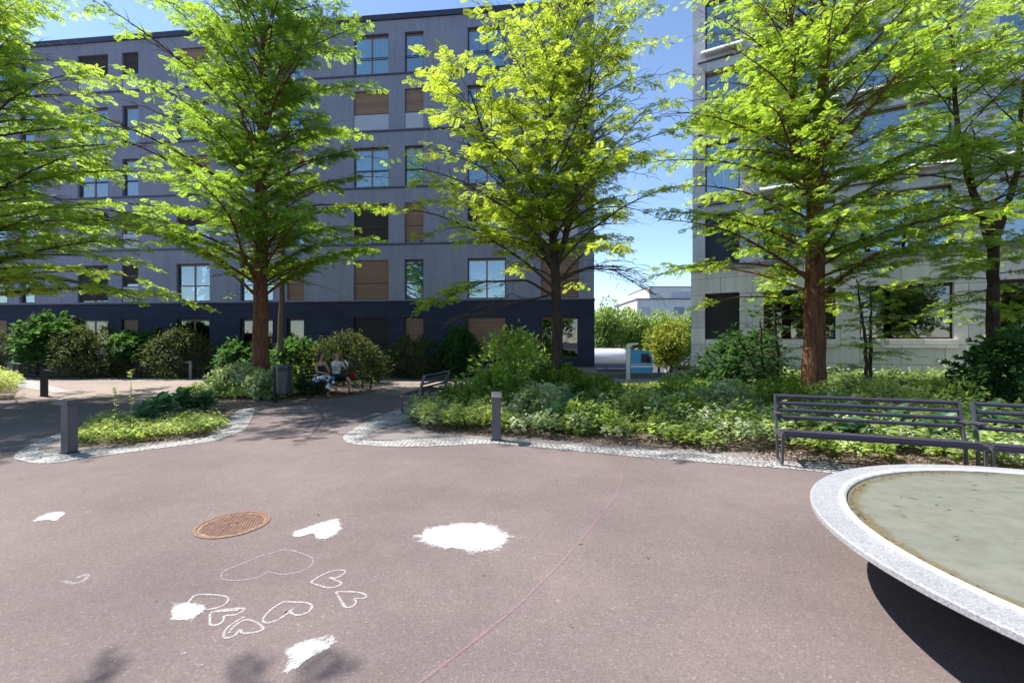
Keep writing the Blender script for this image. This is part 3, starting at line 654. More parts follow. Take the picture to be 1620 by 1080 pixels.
stroke('chalk_heart', [C1(*p) for p in [(1210, 458), (1250, 462), (1310, 482), (1335, 495), (1333, 520), (1300, 545), (1240, 561), (1190, 562), (1148, 552), (1110, 572), (1050, 586), (1000, 590), (955, 585), (945, 572), (960, 548), (1040, 515), (1100, 490), (1150, 475), (1210, 458)]], .012, 'chalk_thin', 'largest chalk heart outline, thin and faint, nearest the manhole', 'chalk drawing', group=HT)
stroke('chalk_heart', [C1(*p) for p in [(1328, 597), (1355, 578), (1400, 555), (1445, 545), (1472, 547), (1468, 562), (1435, 578), (1405, 577), (1435, 588), (1458, 600), (1440, 615), (1400, 620), (1360, 610), (1328, 597)]], .015, 'chalk', 'small chalk heart outline right of the largest one, pointing left', 'chalk drawing', group=HT)
stroke('chalk_heart', [C1(*p) for p in [(1435, 638), (1470, 637), (1530, 640), (1563, 652), (1558, 664), (1515, 668), (1522, 682), (1505, 700), (1480, 705), (1462, 685), (1435, 638)]], .015, 'chalk', 'rightmost small chalk heart outline', 'chalk drawing', group=HT)
stroke('chalk_heart', [C1(*p) for p in [(1210, 680), (1260, 682), (1315, 686), (1332, 702), (1315, 725), (1275, 738), (1243, 728), (1250, 712), (1215, 740), (1170, 765), (1130, 769), (1126, 750), (1160, 712), (1210, 680)]], .015, 'chalk', 'medium chalk heart outline in the middle of the lower group', 'chalk drawing', group=HT)
stroke('chalk_heart', [C1(*p) for p in [(800, 690), (835, 653), (900, 650), (965, 658), (974, 676), (950, 698), (900, 712), (862, 712)]], .015, 'chalk', 'chalk heart whose tip is scribbled over in white', 'chalk drawing', group=HT)
stroke('chalk_heart', [C1(*p) for p in [(900, 725), (950, 715), (1030, 708), (1041, 716), (1005, 736), (960, 740), (955, 760), (930, 778), (900, 779), (898, 750), (903, 728), (960, 720), (1020, 716)]], .015, 'chalk', 'small thick chalk heart next to the scribbled heart', 'chalk drawing', group=HT)
stroke('chalk_heart', [C1(*p) for p in [(1045, 745), (1000, 770), (968, 795), (956, 820), (964, 835), (1000, 826), (1018, 806), (1027, 800), (1035, 814), (1080, 812), (1122, 800), (1112, 780), (1080, 762), (1045, 758), (1000, 785), (978, 815)]], .015, 'chalk', 'lowest chalk heart outline, double lined', 'chalk drawing', group=HT)
stroke('chalk_line', [C2(*p) for p in [(1060, 55), (1048, 90), (1036, 125), (1034, 160), (1022, 200), (1000, 240), (940, 320), (860, 420), (780, 510), (700, 590), (600, 690), (480, 790), (340, 900), (180, 1020), (40, 1110)]], .017, 'chalk_pink', 'long curved pink chalk line across the asphalt', 'chalk line', 8)
def blob(name, pts, label, jag=.0, rays=0, seed=1, z=.0045, sub=6, amt=1.0):
    """filled chalk area, dense in the middle and thinning at its rim"""
    P = smooth_line(pts, True, sub); rg = random.Random(seed)
    cx = sum(p[0] for p in P)/len(P); cy = sum(p[1] for p in P)/len(P); vs = [(cx, cy, z)]; dn = [1.0]; fs = []; n_ = len(P)
    P2 = []
    for p in P:
        k = 1+rg.uniform(-jag, jag); P2.append((cx+(p[0]-cx)*k, cy+(p[1]-cy)*k))
    for lv, (s, dvv) in enumerate(((.6, 1.0), (.85, .85), (1.0, .5), (1.28, .0))):
        for p in P2: vs.append((cx+(p[0]-cx)*s, cy+(p[1]-cy)*s, z)); dn.append(dvv)
    for j in range(n_): fs.append((0, 1+j, 1+(j+1) % n_))
    for l_ in range(3):
        for j in range(n_): a = 1+l_*n_; fs.append((a+j, a+n_+j, a+n_+(j+1) % n_, a+(j+1) % n_))
    for k in range(rays*3):
        a = rg.uniform(0, 2*math.pi); p = P2[int(a/(2*math.pi)*n_) % n_]; d = Vector((p[0]-cx, p[1]-cy)); L_ = rg.uniform(.98, 1.14); s0 = rg.uniform(.75, .9)
        nn = Vector((-d.y, d.x)).normalized()*.003; tw = Vector((rg.uniform(-.05, .05), rg.uniform(-.05, .05)))
        b = len(vs); q0 = Vector((cx, cy))+d*s0; q1 = Vector((cx, cy))+d*L_+tw
        vs += [(*(q0+nn), z+.001), (*(q0-nn), z+.001), (*(q1-nn*.4), z+.001), (*(q1+nn*.4), z+.001)]; dn += [.75, .75, .35, .35]; fs.append((b, b+1, b+2, b+3))
    me = bpy.data.meshes.new(name); me.from_pydata(vs, [], fs); at = me.attributes.new('dens', 'FLOAT', 'POINT'); at.data.foreach_set('value', [x*amt for x in dn])
    o = link_mesh(name, me, M['chalk_fill']); return tag(o, label, 'chalk drawing')
blob('chalk_patch', [C2(*p) for p in [(165, 405), (210, 370), (290, 352), (380, 346), (460, 350), (520, 375), (548, 400), (530, 440), (470, 462), (400, 465), (330, 455), (260, 448), (200, 430)]], 'large solid white chalk patch with a feathered rim in mid plaza', .03, 90, 2)
blob('chalk_heart', [C1(*p) for p in [(1250, 385), (1300, 365), (1380, 340), (1440, 325), (1455, 350), (1452, 375), (1420, 402), (1380, 412), (1350, 408), (1338, 388), (1290, 400), (1258, 400)]], 'filled white chalk heart right of the manhole', 0, 6, 3, amt=.95)
blob('chalk_heart', [C1(*p) for p in [(138, 338), (190, 308), (240, 296), (272, 300), (262, 318), (235, 333), (190, 330)]], 'small filled white chalk heart at far left', 0, 4, 4)
blob('chalk_scribble', [C1(*p) for p in [(735, 705), (770, 685), (830, 685), (880, 705), (850, 735), (800, 760), (740, 762)]], 'pale green white chalk scribble over a heart tip', .05, 30, 5, amt=.78)
blob('chalk_smear', [C1(*p) for p in [(1215, 890), (1270, 855), (1350, 832), (1425, 822), (1425, 865), (1370, 900), (1310, 930), (1270, 965), (1215, 985), (1225, 940)]], 'smudged white chalk powder cloud at the bottom edge', .05, 4, 6, amt=.72)
stroke('chalk_mark', [C1(*p) for p in [(272, 592), (310, 602), (355, 592), (377, 570), (355, 568), (330, 580)]], .03, 'chalk_thin', 'faint crescent of chalk at left below the small filled heart', 'chalk drawing')
sm_l = [(480, 304, 'C2', 22), (575, 294, 'C2', 18), (600, 408, 'C2', 20), (570, 355, 'C2', 10), (670, 584, 'C2', 16), (500, 488, 'C2', 14), (930, 778, 'C2', 10), (150, 208, 'C1', 14), (380, 298, 'C1', 24), (520, 245, 'C1', 12), (915, 286, 'C1', 18), (1225, 308, 'C1', 24), (1415, 250, 'C1', 20), (780, 905, 'C1', 14), (840, 955, 'C1', 26), (95, 318, 'C1', 10)]
q = MB(); rg = random.Random(7)
for x, y, w_, s in sm_l:
    F = C2 if w_ == 'C2' else C1
    for k in range(5):
        a, b_ = x+rg.uniform(-s, s), y+rg.uniform(-s*.25, s*.25); p0 = F(a, b_); p1 = F(a+rg.uniform(4, s*.8), b_+rg.uniform(-3, 3)); t_ = rg.uniform(.006, .014)
        q.add([(p0[0], p0[1], .004), (p1[0], p1[1], .004), (p1[0], p1[1]+t_, .004), (p0[0], p0[1]+t_, .004)], [(0, 1, 2, 3)])
tag(q.build('chalk_specks', M['chalk_thin']), 'scattered faint chalk smudges over the plaza', 'chalk marks', None, 'stuff')

# ------------------------------------------------------------------ foliage
def unit(a): return a/np.maximum(np.linalg.norm(a, axis=-1, keepdims=True), 1e-9)
def T_frond(k=6, w=.42, lw=.07):
    V = []; F = []
    for i in range(k):
        a = (i+.6)/k*.86; ll = w*(1-.35*abs(i/(k-1)-.4))
        for s in (-1, 1):
            b = len(V); V += [(a-.02, 0, 0), (a+.03+lw*.2, s*ll*.55-.0*s, .015), (a+.14, s*ll, -.03), (a+.1+lw, s*ll*.45, .01)]; F.append((b, b+1, b+2, b+3))
    b = len(V); V += [(.82, 0, 0), (.92, .05, 0), (1.05, 0, -.02), (.92, -.05, 0)]; F.append((b, b+1, b+2, b+3))
    return np.array(V), np.array(F)
T_LEAF = (np.array([(0, 0, 0), (.45, -.28, .05), (1, 0, -.08), (.45, .28, .05)]), np.array([(0, 1, 2, 3)]))
T_TRI = (np.array([(0, 0, 0), (.3, -.22, .0), (.75, -.42, -.05), (.6, -.1, .04), (1, 0, -.1), (.6, .1, .04), (.75, .42, -.05), (.3, .22, 0)]), np.array([(0, 1, 2, 3), (0, 3, 4, 5), (0, 5, 6, 7)]))
T_LONG = (np.array([(0, 0, 0), (.35, -.17, .05), (1, 0, -.12), (.35, .17, .05)]), np.array([(0, 1, 2, 3)]))
def T_hosta():
    V = []; F = []; n_ = 6
    for i in range(n_+1):
        t = i/n_; wd = .36*math.sin(math.pi*min(1, t**.8*.97+.03))**.8 if 0 < t < 1 else .01
        z = .32*t-.55*t*t
        V += [(t, -wd, z+.10*wd*2), (t, -wd*.5, z+.0), (t, 0, z-.03), (t, wd*.5, z+.0), (t, wd, z+.10*wd*2)]
    for i in range(n_):
        for j in range(4): F.append((i*5+j, i*5+j+1, i*5+j+6, i*5+j+5))
    return np.array(V), np.array(F)
def leaf_mesh(name, pos, d, nrm, size, tone, tpl, mat, parent=None, extra=None):
    pos = np.asarray(pos, float); d = unit(np.asarray(d, float)); nrm = np.asarray(nrm, float)
    side = unit(np.cross(nrm, d)); up = np.cross(d, side); V, F = tpl; N = len(pos); K = len(V)
    s = np.asarray(size, float)[:, None, None]
    vs = pos[:, None, :]+s*(V[None, :, 0:1]*d[:, None, :]+V[None, :, 1:2]*side[:, None, :]+V[None, :, 2:3]*up[:, None, :])
    vs = vs.reshape(-1, 3); fs = (F[None]+(np.arange(N)*K)[:, None, None]).reshape(-1, 4)
    me = bpy.data.meshes.new(name); me.vertices.add(len(vs)); me.vertices.foreach_set('co', vs.ravel().astype(np.float32))
    me.loops.add(fs.size); me.loops.foreach_set('vertex_index', fs.ravel().astype(np.int32))
    me.polygons.add(len(fs)); me.polygons.foreach_set('loop_start', (np.arange(len(fs))*4).astype(np.int32))
    me.update(calc_edges=True)
    at = me.attributes.new('tone', 'FLOAT', 'FACE'); at.data.foreach_set('value', np.repeat(np.clip(tone, 0, 1), len(F)).astype(np.float32))
    return link_mesh(name, me, mat, parent)
UP = np.array([0, 0, 1.])
def tree(name, label, cat, loc, stems, leaf, bark, seed, group, frond=.17, tpl=None, sec_step=.2, sec_len=.85, fr_step=.055, zcut=12.5, thin=2.0, droop=.35, dead=0, trunk_n=14, gnarl=.02, plane=.55, fdroop=.35, gap=-.13, gapf=.75):
    """stems: list of (points, radii, limb specs); limb spec = (t0, t1, n, len0, len1, el0, el1, az_center, az_spread)"""
    rs = np.random.RandomState(seed); rg = random.Random(seed); o = empty(name, (*loc, 0)); tag(o, label, cat, group)
    tr = MB(); br = MB(); P = []; D = []; Nn = []; S = []; Tn = []
    for pts, rad, limbs in stems:
        sp = [Vector(p) for p in pts]; ln = [0]
        for i in range(len(sp)-1): ln.append(ln[-1]+(sp[i+1]-sp[i]).length)
        def at(t):
            d = t*ln[-1]
            for i in range(len(sp)-1):
                if d <= ln[i+1]+1e-6: f = (d-ln[i])/(ln[i+1]-ln[i]); return sp[i].lerp(sp[i+1], f), rad[i]*(1-f)+rad[i+1]*f
            return sp[-1], rad[-1]
        m_ = 22; cc = [at(i/m_) for i in range(m_+1)]
        tr.tube([c[0]+Vector((rg.uniform(-gnarl, gnarl), rg.uniform(-gnarl, gnarl), 0))*(1 if i else 0) for i, c in enumerate(cc)], [c[1]*(1+.25*max(0, 1-i/1.6)*(pts[0][2] < .1)) for i, c in enumerate(cc)], trunk_n)
        for sp_ in limbs:
            (t0, t1, n_, l0, l1, e0, e1, azc, azs) = sp_[:9]; fd = len(sp_) > 9
            for k in range(n_):
                f = (k+rg.uniform(-.3, .3))/max(1, n_-1); f = min(1, max(0, f)); t = t0+(t1-t0)*f
                p, r = at(t); az = R(azc)+R(azs)*((k*.618034) % 1-.5)+rg.uniform(-.25, .25)
                L = (l0+(l1-l0)*f)*rg.uniform(.6, 1.2); el = R(e0+(e1-e0)*f+rg.uniform(-8, 8))
                q = p.copy(); pl = [q.copy()]; dr = []; nst = 8
                for s in range(nst):
                    el2 = el-droop*(s/nst)**1.2*1.2; az += rg.uniform(-.13, .13)
                    d = Vector((math.cos(az)*math.cos(el2), math.sin(az)*math.cos(el2), math.sin(el2))); q = q+d*L/nst; pl.append(q.copy()); dr.append(d)
                lr = max(.010, min(r*.36, .008+L*.008)); br.tube(pl, [lr*(1-.85*i/nst) for i in range(nst+1)], 5, cap=False)
                isdead = fd or rg.random() < dead
                ns = max(4, int(L*.9/sec_step))
                for j in range(ns):
                    tt = .12+.88*j/(ns-1); fi = min(nst-1, int(tt*nst)); b = pl[fi].lerp(pl[fi+1], min(1, tt*nst-fi)); ld = dr[fi]
                    sd_ = 1 if j % 2 else -1; an = sd_*R(rg.uniform(35, 70))*(0 if j == ns-1 else 1)
                    hd = Vector((ld.x*math.cos(an)-ld.y*math.sin(an), ld.x*math.sin(an)+ld.y*math.cos(an), ld.z*.5+rg.uniform(-.15, .3)))
                    hd.normalize(); sl_ = sec_len*(1.05-.62*tt)*rg.uniform(.55, 1.2)*min(1, L/2.2+.35)
                    mid = b+hd*sl_*.5+Vector((0, 0, .04*sl_)); end = b+hd*sl_+Vector((0, 0, -.16*sl_))
                    br.tube([b, mid, end], [lr*.35*(1-.6*tt)+.003, .008 if isdead else .005, .003 if isdead else .002], 3, cap=False)
                    if isdead or mnoise.noise(b*gapf+Vector((seed*3.1, seed*1.7, 0))) < gap: continue
                    if b.z > zcut: step = fr_step*thin; fsz = frond*1.08
                    else: step = fr_step; fsz = frond
                    nf = max(3, int(sl_/step)); ti = (np.arange(nf)+rs.uniform(-.3, .3, nf)+.7)/nf; ti = np.clip(ti, 0, 1)
                    B, Mi, E = np.array(b), np.array(mid), np.array(end)
                    pp_ = np.where(ti[:, None] < .5, B+(Mi-B)*ti[:, None]*2, Mi+(E-Mi)*(ti[:, None]*2-1))
                    sg = np.where(np.arange(nf) % 2, 1., -1.); a2 = sg*np.radians(rs.uniform(28, 75, nf)); a2[-1] = 0
                    h = np.array(hd); dd_ = np.stack([h[0]*np.cos(a2)-h[1]*np.sin(a2), h[0]*np.sin(a2)+h[1]*np.cos(a2), np.full(nf, h[2]*.4-fdroop)+rs.normal(0, .3, nf)], 1)
                    P.append(pp_); D.append(dd_); Nn.append(UP+rs.normal(0, plane, (nf, 3))); S.append(fsz*rs.uniform(.6, 1.2, nf)); 
                    Tn.append(np.full(nf, .45+rg.gauss(0, .12)+(.12 if tt > .7 else 0))+rs.normal(0, .16, nf))
    tr.build('trunk', M[bark], o, smooth=True); br.build('branches', M['twig'] if bark != 'bark_red' else M['bark_red'], o)
    leaf_mesh('crown', np.concatenate(P), np.concatenate(D), np.concatenate(Nn), np.concatenate(S), np.concatenate(Tn), tpl or T_frond(), M[leaf], o)
    return o
GT = 'tall trees around the plaza'
# T1 dawn redwood, left centre
def redwood_stem(H, r, lean=(0, 0), base=3.3, n=64, l0=3.9, l1=1.6, e0=8, e1=45):
    pts = [(0, 0, 0), (lean[0]*.3, lean[1]*.3, H*.3), (lean[0]*.6, lean[1]*.6, H*.6), (lean[0], lean[1], H)]
    return (pts, [r, r*.72, r*.42, .03], [(base/H, .98, n, l0, l1, e0, e1, 0, 360)])
tree('redwood_tree', 'tall dawn redwood with straight reddish trunk left of the two seated women', 'tree', (-8.2, 14.5),
     [redwood_stem(15.0, .27, (0.1, 0), 3.0, 126, 5.0, 3.0, 36, 50)], 'leaf_redwood', 'bark_red', 11, GT, frond=.20, sec_step=.16, sec_len=1.05, fr_step=.048, droop=.6, plane=.6)
# T2 yellow honey locust, centre
tree('locust_tree', 'yellow green honey locust with dark forked trunk in the central bed', 'tree', (1.2, 12.0),
     [([(0, 0, 0), (.02, 0, 2.2), (-.05, .05, 3.9), (-.25, .1, 6.2), (-.1, .2, 8.4), (.1, .2, 11.0)], [.165, .14, .115, .08, .055, .02],
       [(.27, .97, 46, 4.4, 3.0, 28, 60, 180, 250), (.28, .97, 30, 3.8, 3.0, 30, 58, 0, 150)]),
      ([(-.02, .03, 3.7), (.45, 0, 5.2), (.75, .1, 7.0), (1.0, .2, 9.4)], [.10, .08, .055, .02], [(.15, .97, 34, 3.0, 2.6, 22, 55, 0, 280)]),
      ([(-.02, .03, 3.6), (-.9, -.2, 4.9), (-1.7, -.4, 6.4), (-2.3, -.5, 8.2)], [.09, .07, .045, .015], [(.1, .97, 36, 2.9, 2.2, 22, 55, 180, 320)]),
      ([(0, 0, 3.3), (.8, -.1, 3.65), (1.5, -.2, 3.6), (2.3, -.3, 3.05)], [.03, .022, .015, .006], [(.2, 1, 16, 1.5, .5, 15, -25, -10, 100, 1)]),
      ([(0, 0, 3.0), (-.9, -.3, 2.75), (-1.8, -.5, 2.45), (-2.6, -.7, 2.3)], [.03, .022, .015, .005], [(.2, 1, 12, 1.3, .5, 10, -10, 190, 90, 1)]),
      ([(-.02, 0, 2.9), (-.8, -.4, 3.3), (-1.9, -.8, 3.2), (-2.9, -1.1, 2.75)], [.04, .028, .018, .006], [(.3, 1, 7, 1.3, .7, 5, -10, 190, 110)]),
      ],
     'leaf_locust', 'bark_grey', 21, GT, frond=.195, sec_step=.17, sec_len=.9, fr_step=.046, droop=.65, dead=.08, zcut=9.6, thin=2.0, gap=-.06)
# T3 big dark trunk on the right
tree('redwood_tree', 'tall tree with thick dark reddish trunk and spring green crown behind the right bench', 'tree', (8.25, 12.2),
     [([(0, 0, 0), (.05, 0, 3), (.05, 0, 6), (.3, 0, 9), (.5, .2, 12.6)], [.30, .24, .19, .13, .03], [(.21, .97, 88, 4.5, 3.2, 22, 55, 0, 360)]),
      ([(.05, 0, 5.6), (-.35, .1, 7), (-.5, .1, 9.2), (-.5, .2, 11.3)], [.13, .10, .07, .03], [(.10, .97, 40, 3.9, 3.0, 20, 55, 180, 260)])],
     'leaf_right', 'bark_red', 33, GT, frond=.195, sec_step=.17, sec_len=1.0, fr_step=.050, droop=.55, zcut=9.8, thin=2.7)
# T4 right edge, airy multistem
tree('locust_tree', 'airy light green locust with forked trunk near the right picture edge', 'tree', (13.3, 12.3),
     [([(0, 0, 0), (0, 0, 2.4), (.0, 0, 4.2), (.1, 0, 5.2)], [.17, .14, .12, .09], []),
      ([(.0, 0, 4.2), (-.7, -.1, 6), (-1.1, -.1, 7.6), (-1.2, 0, 11.5)], [.10, .08, .06, .02], [(.1, .97, 38, 3.6, 2.8, 18, 52, 200, 300)]),
      ([(.1, 0, 4.6), (.7, 0, 6.4), (.8, 0, 8.3), (1.3, 0, 11.5)], [.085, .07, .05, .02], [(.05, .97, 32, 3.4, 2.6, 18, 52, 0, 340)]),
      ([(0, 0, 2.6), (0, 0, 4.4)], [.05, .04], [(.0, 1, 16, 2.6, 2.6, -5, 10, 200, 300)])],
     'leaf_light', 'bark_grey', 45, GT, frond=.20, sec_step=.19, sec_len=.95, fr_step=.05, droop=.5, dead=.05)
# T5 left, trunk just outside the picture
tree('locust_tree', 'light green tree reaching in from the left picture edge with feathery branches', 'tree', (-15.3, 12.3),
     [([(0, 0, 0), (0, 0, 3), (.1, 0, 6.5), (.2, 0, 11)], [.22, .18, .12, .03], [(.25, .97, 100, 6.0, 2.8, 16, 50, -10, 300)])],
     'leaf_light', 'bark_grey', 52, GT, frond=.21, sec_step=.18, sec_len=1.05, fr_step=.05, droop=.5)
tree('locust_tree', 'locust left of the viewer that throws leaf shade on the lower left asphalt', 'tree', (-9.5, 2.75),
     [([(0, 0, 0), (0, 0, 4), (.1, .1, 9)], [.16, .13, .05], [(.7, .98, 10, 1.2, 1.0, 15, 40, 190, 160), (.71, .72, 1, 4.6, 4.6, 12, 12, 14, 10)])],
     'leaf_light', 'bark_grey', 55, GT, frond=.22, sec_step=.2, sec_len=.8, fr_step=.06, droop=.35, gap=-2)
# T6 second thinner trunk behind T1
tree('redwood_tree', 'thinner brown trunk standing close behind the tall redwood', 'tree', (-9.4, 18.0),
     [redwood_stem(12, .14, (.3, 0), 3.9, 30, 2.6, 1.2, 5, 40)], 'leaf_redwood', 'bark_pale', 61, GT, frond=.2, sec_step=.28, sec_len=.9, fr_step=.09, plane=.5)
# T7 slim tree pair of stems at right
tree('slender_tree', 'young tree with two thin dark stems in front of the limestone wall', 'tree', (9.75, 12.2),
     [([(0, 0, 0), (-.05, 0, 1.6), (-.3, 0, 3.4)], [.05, .04, .015], [(.4, .97, 12, 1.3, .9, 5, 30, 180, 360)]),
      ([(.12, .05, 0), (.12, .05, 1.6), (.1, 0, 3.2)], [.05, .04, .015], [(.3, .97, 12, 1.3, .9, 0, 30, 0, 360)])],
     'leaf_light', 'bark_grey', 71, None, frond=.18, sec_step=.2, sec_len=.6, fr_step=.08)
# T8 small dark understorey tree left of the big right trunk
tree('multistem_shrub', 'multi stemmed dark shrub tree left of the thick right trunk', 'shrub', (7.9, 13.6),
     [([(0, 0, 0), (-.25, 0, .9), (-.3, 0, 2.3)], [.06, .045, .02], [(.3, .97, 16, 1.3, .8, 10, 45, 180, 360)]),
      ([(.1, 0, 0), (.25, 0, 1.1), (.1, 0, 2.8)], [.06, .045, .02], [(.3, .97, 16, 1.2, .8, 10, 45, 0, 360)]),
      ([(.05, .1, 0), (-.6, .1, 1.2), (-1.0, .1, 1.9)], [.05, .035, .015], [(.3, .97, 12, 1.1, .7, 10, 45, 180, 360)])],
     'leaf_dark', 'bark_grey', 72, None, frond=.13, tpl=T_TRI, sec_step=.16, sec_len=.5, fr_step=.045)

# shrubs ---------------------------------------------------------
def shrub(label, loc, rx, ry, h, leaf, seed, n=3200, size=.11, tpl=T_LONG, stemh=.15, lump=.32, name='rounded_shrub', group='shrubs along the apartment block', cone=False, z0=.1):
    n = int(n*1.5); rs = np.random.RandomState(seed); o = empty(name, (*loc, 0)); tag(o, label, 'shrub', group)
    d = unit(rs.normal(0, 1, (n, 3))); d[:, 2] = np.abs(d[:, 2])*1.0-(.25 if z0 > .3 else .52)
    d = unit(d); ph = rs.uniform(0, 6, 6)
    bump = 1+lump*(np.sin(d[:, 0]*5+ph[0])*np.cos(d[:, 1]*4+ph[1])+.6*np.sin(d[:, 2]*7+d[:, 0]*4+ph[2])+.4*np.sin(d[:, 0]*13+ph[3])*np.sin(d[:, 2]*11+d[:, 1]*9+ph[4]))
    rad = bump*(1-np.abs(rs.normal(0, .13, n))); cz = z0+h*.42
    if cone:
        zz = rs.uniform(0, 1, n); a = rs.uniform(0, 6.28, n); r_ = (1-zz)*rs.uniform(.7, 1.05, n); P = np.stack([rx*r_*np.cos(a), ry*r_*np.sin(a), z0+h*zz], 1); d = unit(np.stack([np.cos(a), np.sin(a), np.full(n, .5)], 1))
    else:
        zz = rs.uniform(0, 1, n); prof = np.where(zz > .4, np.sqrt(np.clip(1-((zz-.4)/.62)**2, 0, 1)), 1-.22*((.4-zz)/.4)**2); a = rs.uniform(0, 6.28, n)
        lum = 1+lump*(np.sin(a*3+ph[0]+zz*3)*.5+.5*np.sin(a*7+ph[1]-zz*6)+.35*np.sin(a*13+zz*11+ph[2])); r_ = prof*lum*np.clip(rs.uniform(0, 1, n)**.22+rs.normal(0, .05, n), 0, 1.12)
        r_ = r_*np.where(rs.uniform(0, 1, n) < .12, rs.uniform(1.0, 1.28, n), 1); hh_ = (h-z0)*np.where(rs.uniform(0, 1, n) < .1, rs.uniform(1, 1.18, n), 1)*(1+.10*np.sin(a*2+ph[3])); P = np.stack([rx*r_*np.cos(a), ry*r_*np.sin(a), z0+hh_*zz], 1)
        d = unit(np.stack([np.cos(a)*prof, np.sin(a)*prof, (zz-.35)*1.5], 1))
    P[:, 2] = np.maximum(P[:, 2], .05)
    dd_ = unit(d+rs.normal(0, .6, (n, 3))); nn = d+UP*.6+rs.normal(0, .3, (n, 3))
    leaf_mesh('foliage', P, dd_, nn, 1.45*size*rs.uniform(.6, 1.2, n), .45+.12*np.sin(P[:, 0]*7+ph[5])+rs.normal(0, .2, n), tpl, M[leaf], o)
    st = MB(); rg = random.Random(seed)
    for k in range(7):
        a = rg.uniform(0, 6.28); e = Vector((math.cos(a)*rx*.6, math.sin(a)*ry*.6, h*.75)); st.tube([(math.cos(a)*.08, math.sin(a)*.08, 0), e*.45+Vector((0, 0, .08)), e], [.03, .02, .006], 5)
    st.build('stems', M['twig'], o); return o
def at(px, Y): return ((px-810)/704*Y, Y)
shrub('olive green clipped shrub cut by the left picture edge', at(12, 21.3), 1.5, 1.0, 2.2, 'leaf_rhodo', 1, 2600)
shrub('dark glossy small tree shrub between olive shrub and rounded rhododendron', at(88, 21.2), 1.35, 1.0, 2.7, 'leaf_dark', 2, 2600, tpl=T_TRI, size=.17, z0=.7, lump=.3)
shrub('large rounded olive rhododendron, second from the left edge', at(150, 20.9), 1.45, 1.1, 2.2, 'leaf_rhodo', 3, 3400)
shrub('glossy dark shrub with bare stems under the slatted ground floor blind', at(218, 21.2), 1.1, .9, 2.0, 'leaf_dark', 4, 1900, tpl=T_TRI, size=.17, z0=.9, lump=.3)
shrub('rounded dense rhododendron behind the far dark bollard', at(290, 20.9), 1.45, 1.1, 2.15, 'leaf_rhodo', 5, 3400)
shrub('small dark conical conifer between two rounded shrubs', at(251, 22.0), .45, .45, 2.3, 'leaf_dark', 6, 1500, size=.12, name='cone_conifer', cone=True, group=None)
shrub('loose dark shrub half hidden behind the redwood trunk', at(388, 20.2), 1.2, .9, 1.5, 'leaf_dark', 7, 2000, tpl=T_TRI, size=.15)
shrub('dark shrub right behind the litter bin', at(470, 18.6), 1.0, .9, 1.6, 'leaf_dark', 8, 2000, tpl=T_TRI, size=.14)
shrub('broad spreading shrub just behind the two seated women', at(548, 18.2), 1.55, 1.0, 1.85, 'leaf_rhodo', 9, 3800, size=.12)
shrub('rounded shrub under the blue ground floor behind the end-on bench', at(655, 20.6), 1.25, 1.0, 1.75, 'leaf_rhodo', 10, 3000)
shrub('loose dark green shrub in front of the pink terrace blind', at(725, 20.8), .95, .8, 2.1, 'leaf_dark', 12, 1800, tpl=T_TRI, size=.15, lump=.32)
shrub('bright green broad leaved shrub left of the locust trunk', at(815, 12.6), .85, .7, 1.85, 'leaf_bright', 13, 1500, size=.12, tpl=T_LEAF, lump=.6, group=None, name='leafy_shrub')
shrub('low bright shrub at the foot of the bright leaved shrub', at(790, 11.6), .65, .5, .85, 'leaf_bright', 14, 1400, size=.10, tpl=T_LEAF, lump=.3, group=None, name='leafy_shrub')
shrub('dark low mound around the locust trunk foot', at(885, 11.9), .8, .6, .95, 'leaf_low', 15, 3000, size=.08, tpl=T_TRI, group=None, name='low_shrub')
shrub('dark green mound right of the locust trunk, before the parapet', at(935, 11.0), .75, .6, .72, 'leaf_low', 16, 3000, size=.08, tpl=T_TRI, group=None, name='low_shrub')
shrub('glossy blue green shrub against the limestone corner', at(1180, 15.5), 1.1, .9, 1.85, 'leaf_dark', 17, 2600, size=.12, tpl=T_TRI, lump=.3, group=None, name='leafy_shrub')
shrub('dark glossy shrub leaning in at the right picture edge', at(1612, 9.2), .85, .7, 1.75, 'leaf_dark', 18, 2600, size=.11, tpl=T_TRI, lump=.3, group=None, name='leafy_shrub', z0=.35)
shrub('pale variegated shrub at the foot of the redwood trunk', at(382, 13.9), .85, .7, .9, 'leaf_varieg', 19, 2200, size=.10, tpl=T_LEAF, group=None, name='variegated_shrub')
shrub('small variegated shrub just left of the litter bin', at(425, 13.2), .55, .5, .75, 'leaf_varieg', 20, 1300, size=.10, tpl=T_LEAF, group=None, name='variegated_shrub')
shrub('green shrub filling the gap behind the litter bin and dark bench', at(488, 14.6), .6, .6, .85, 'leaf_low', 22, 1500, size=.10, tpl=T_LEAF, group=None, name='low_shrub')

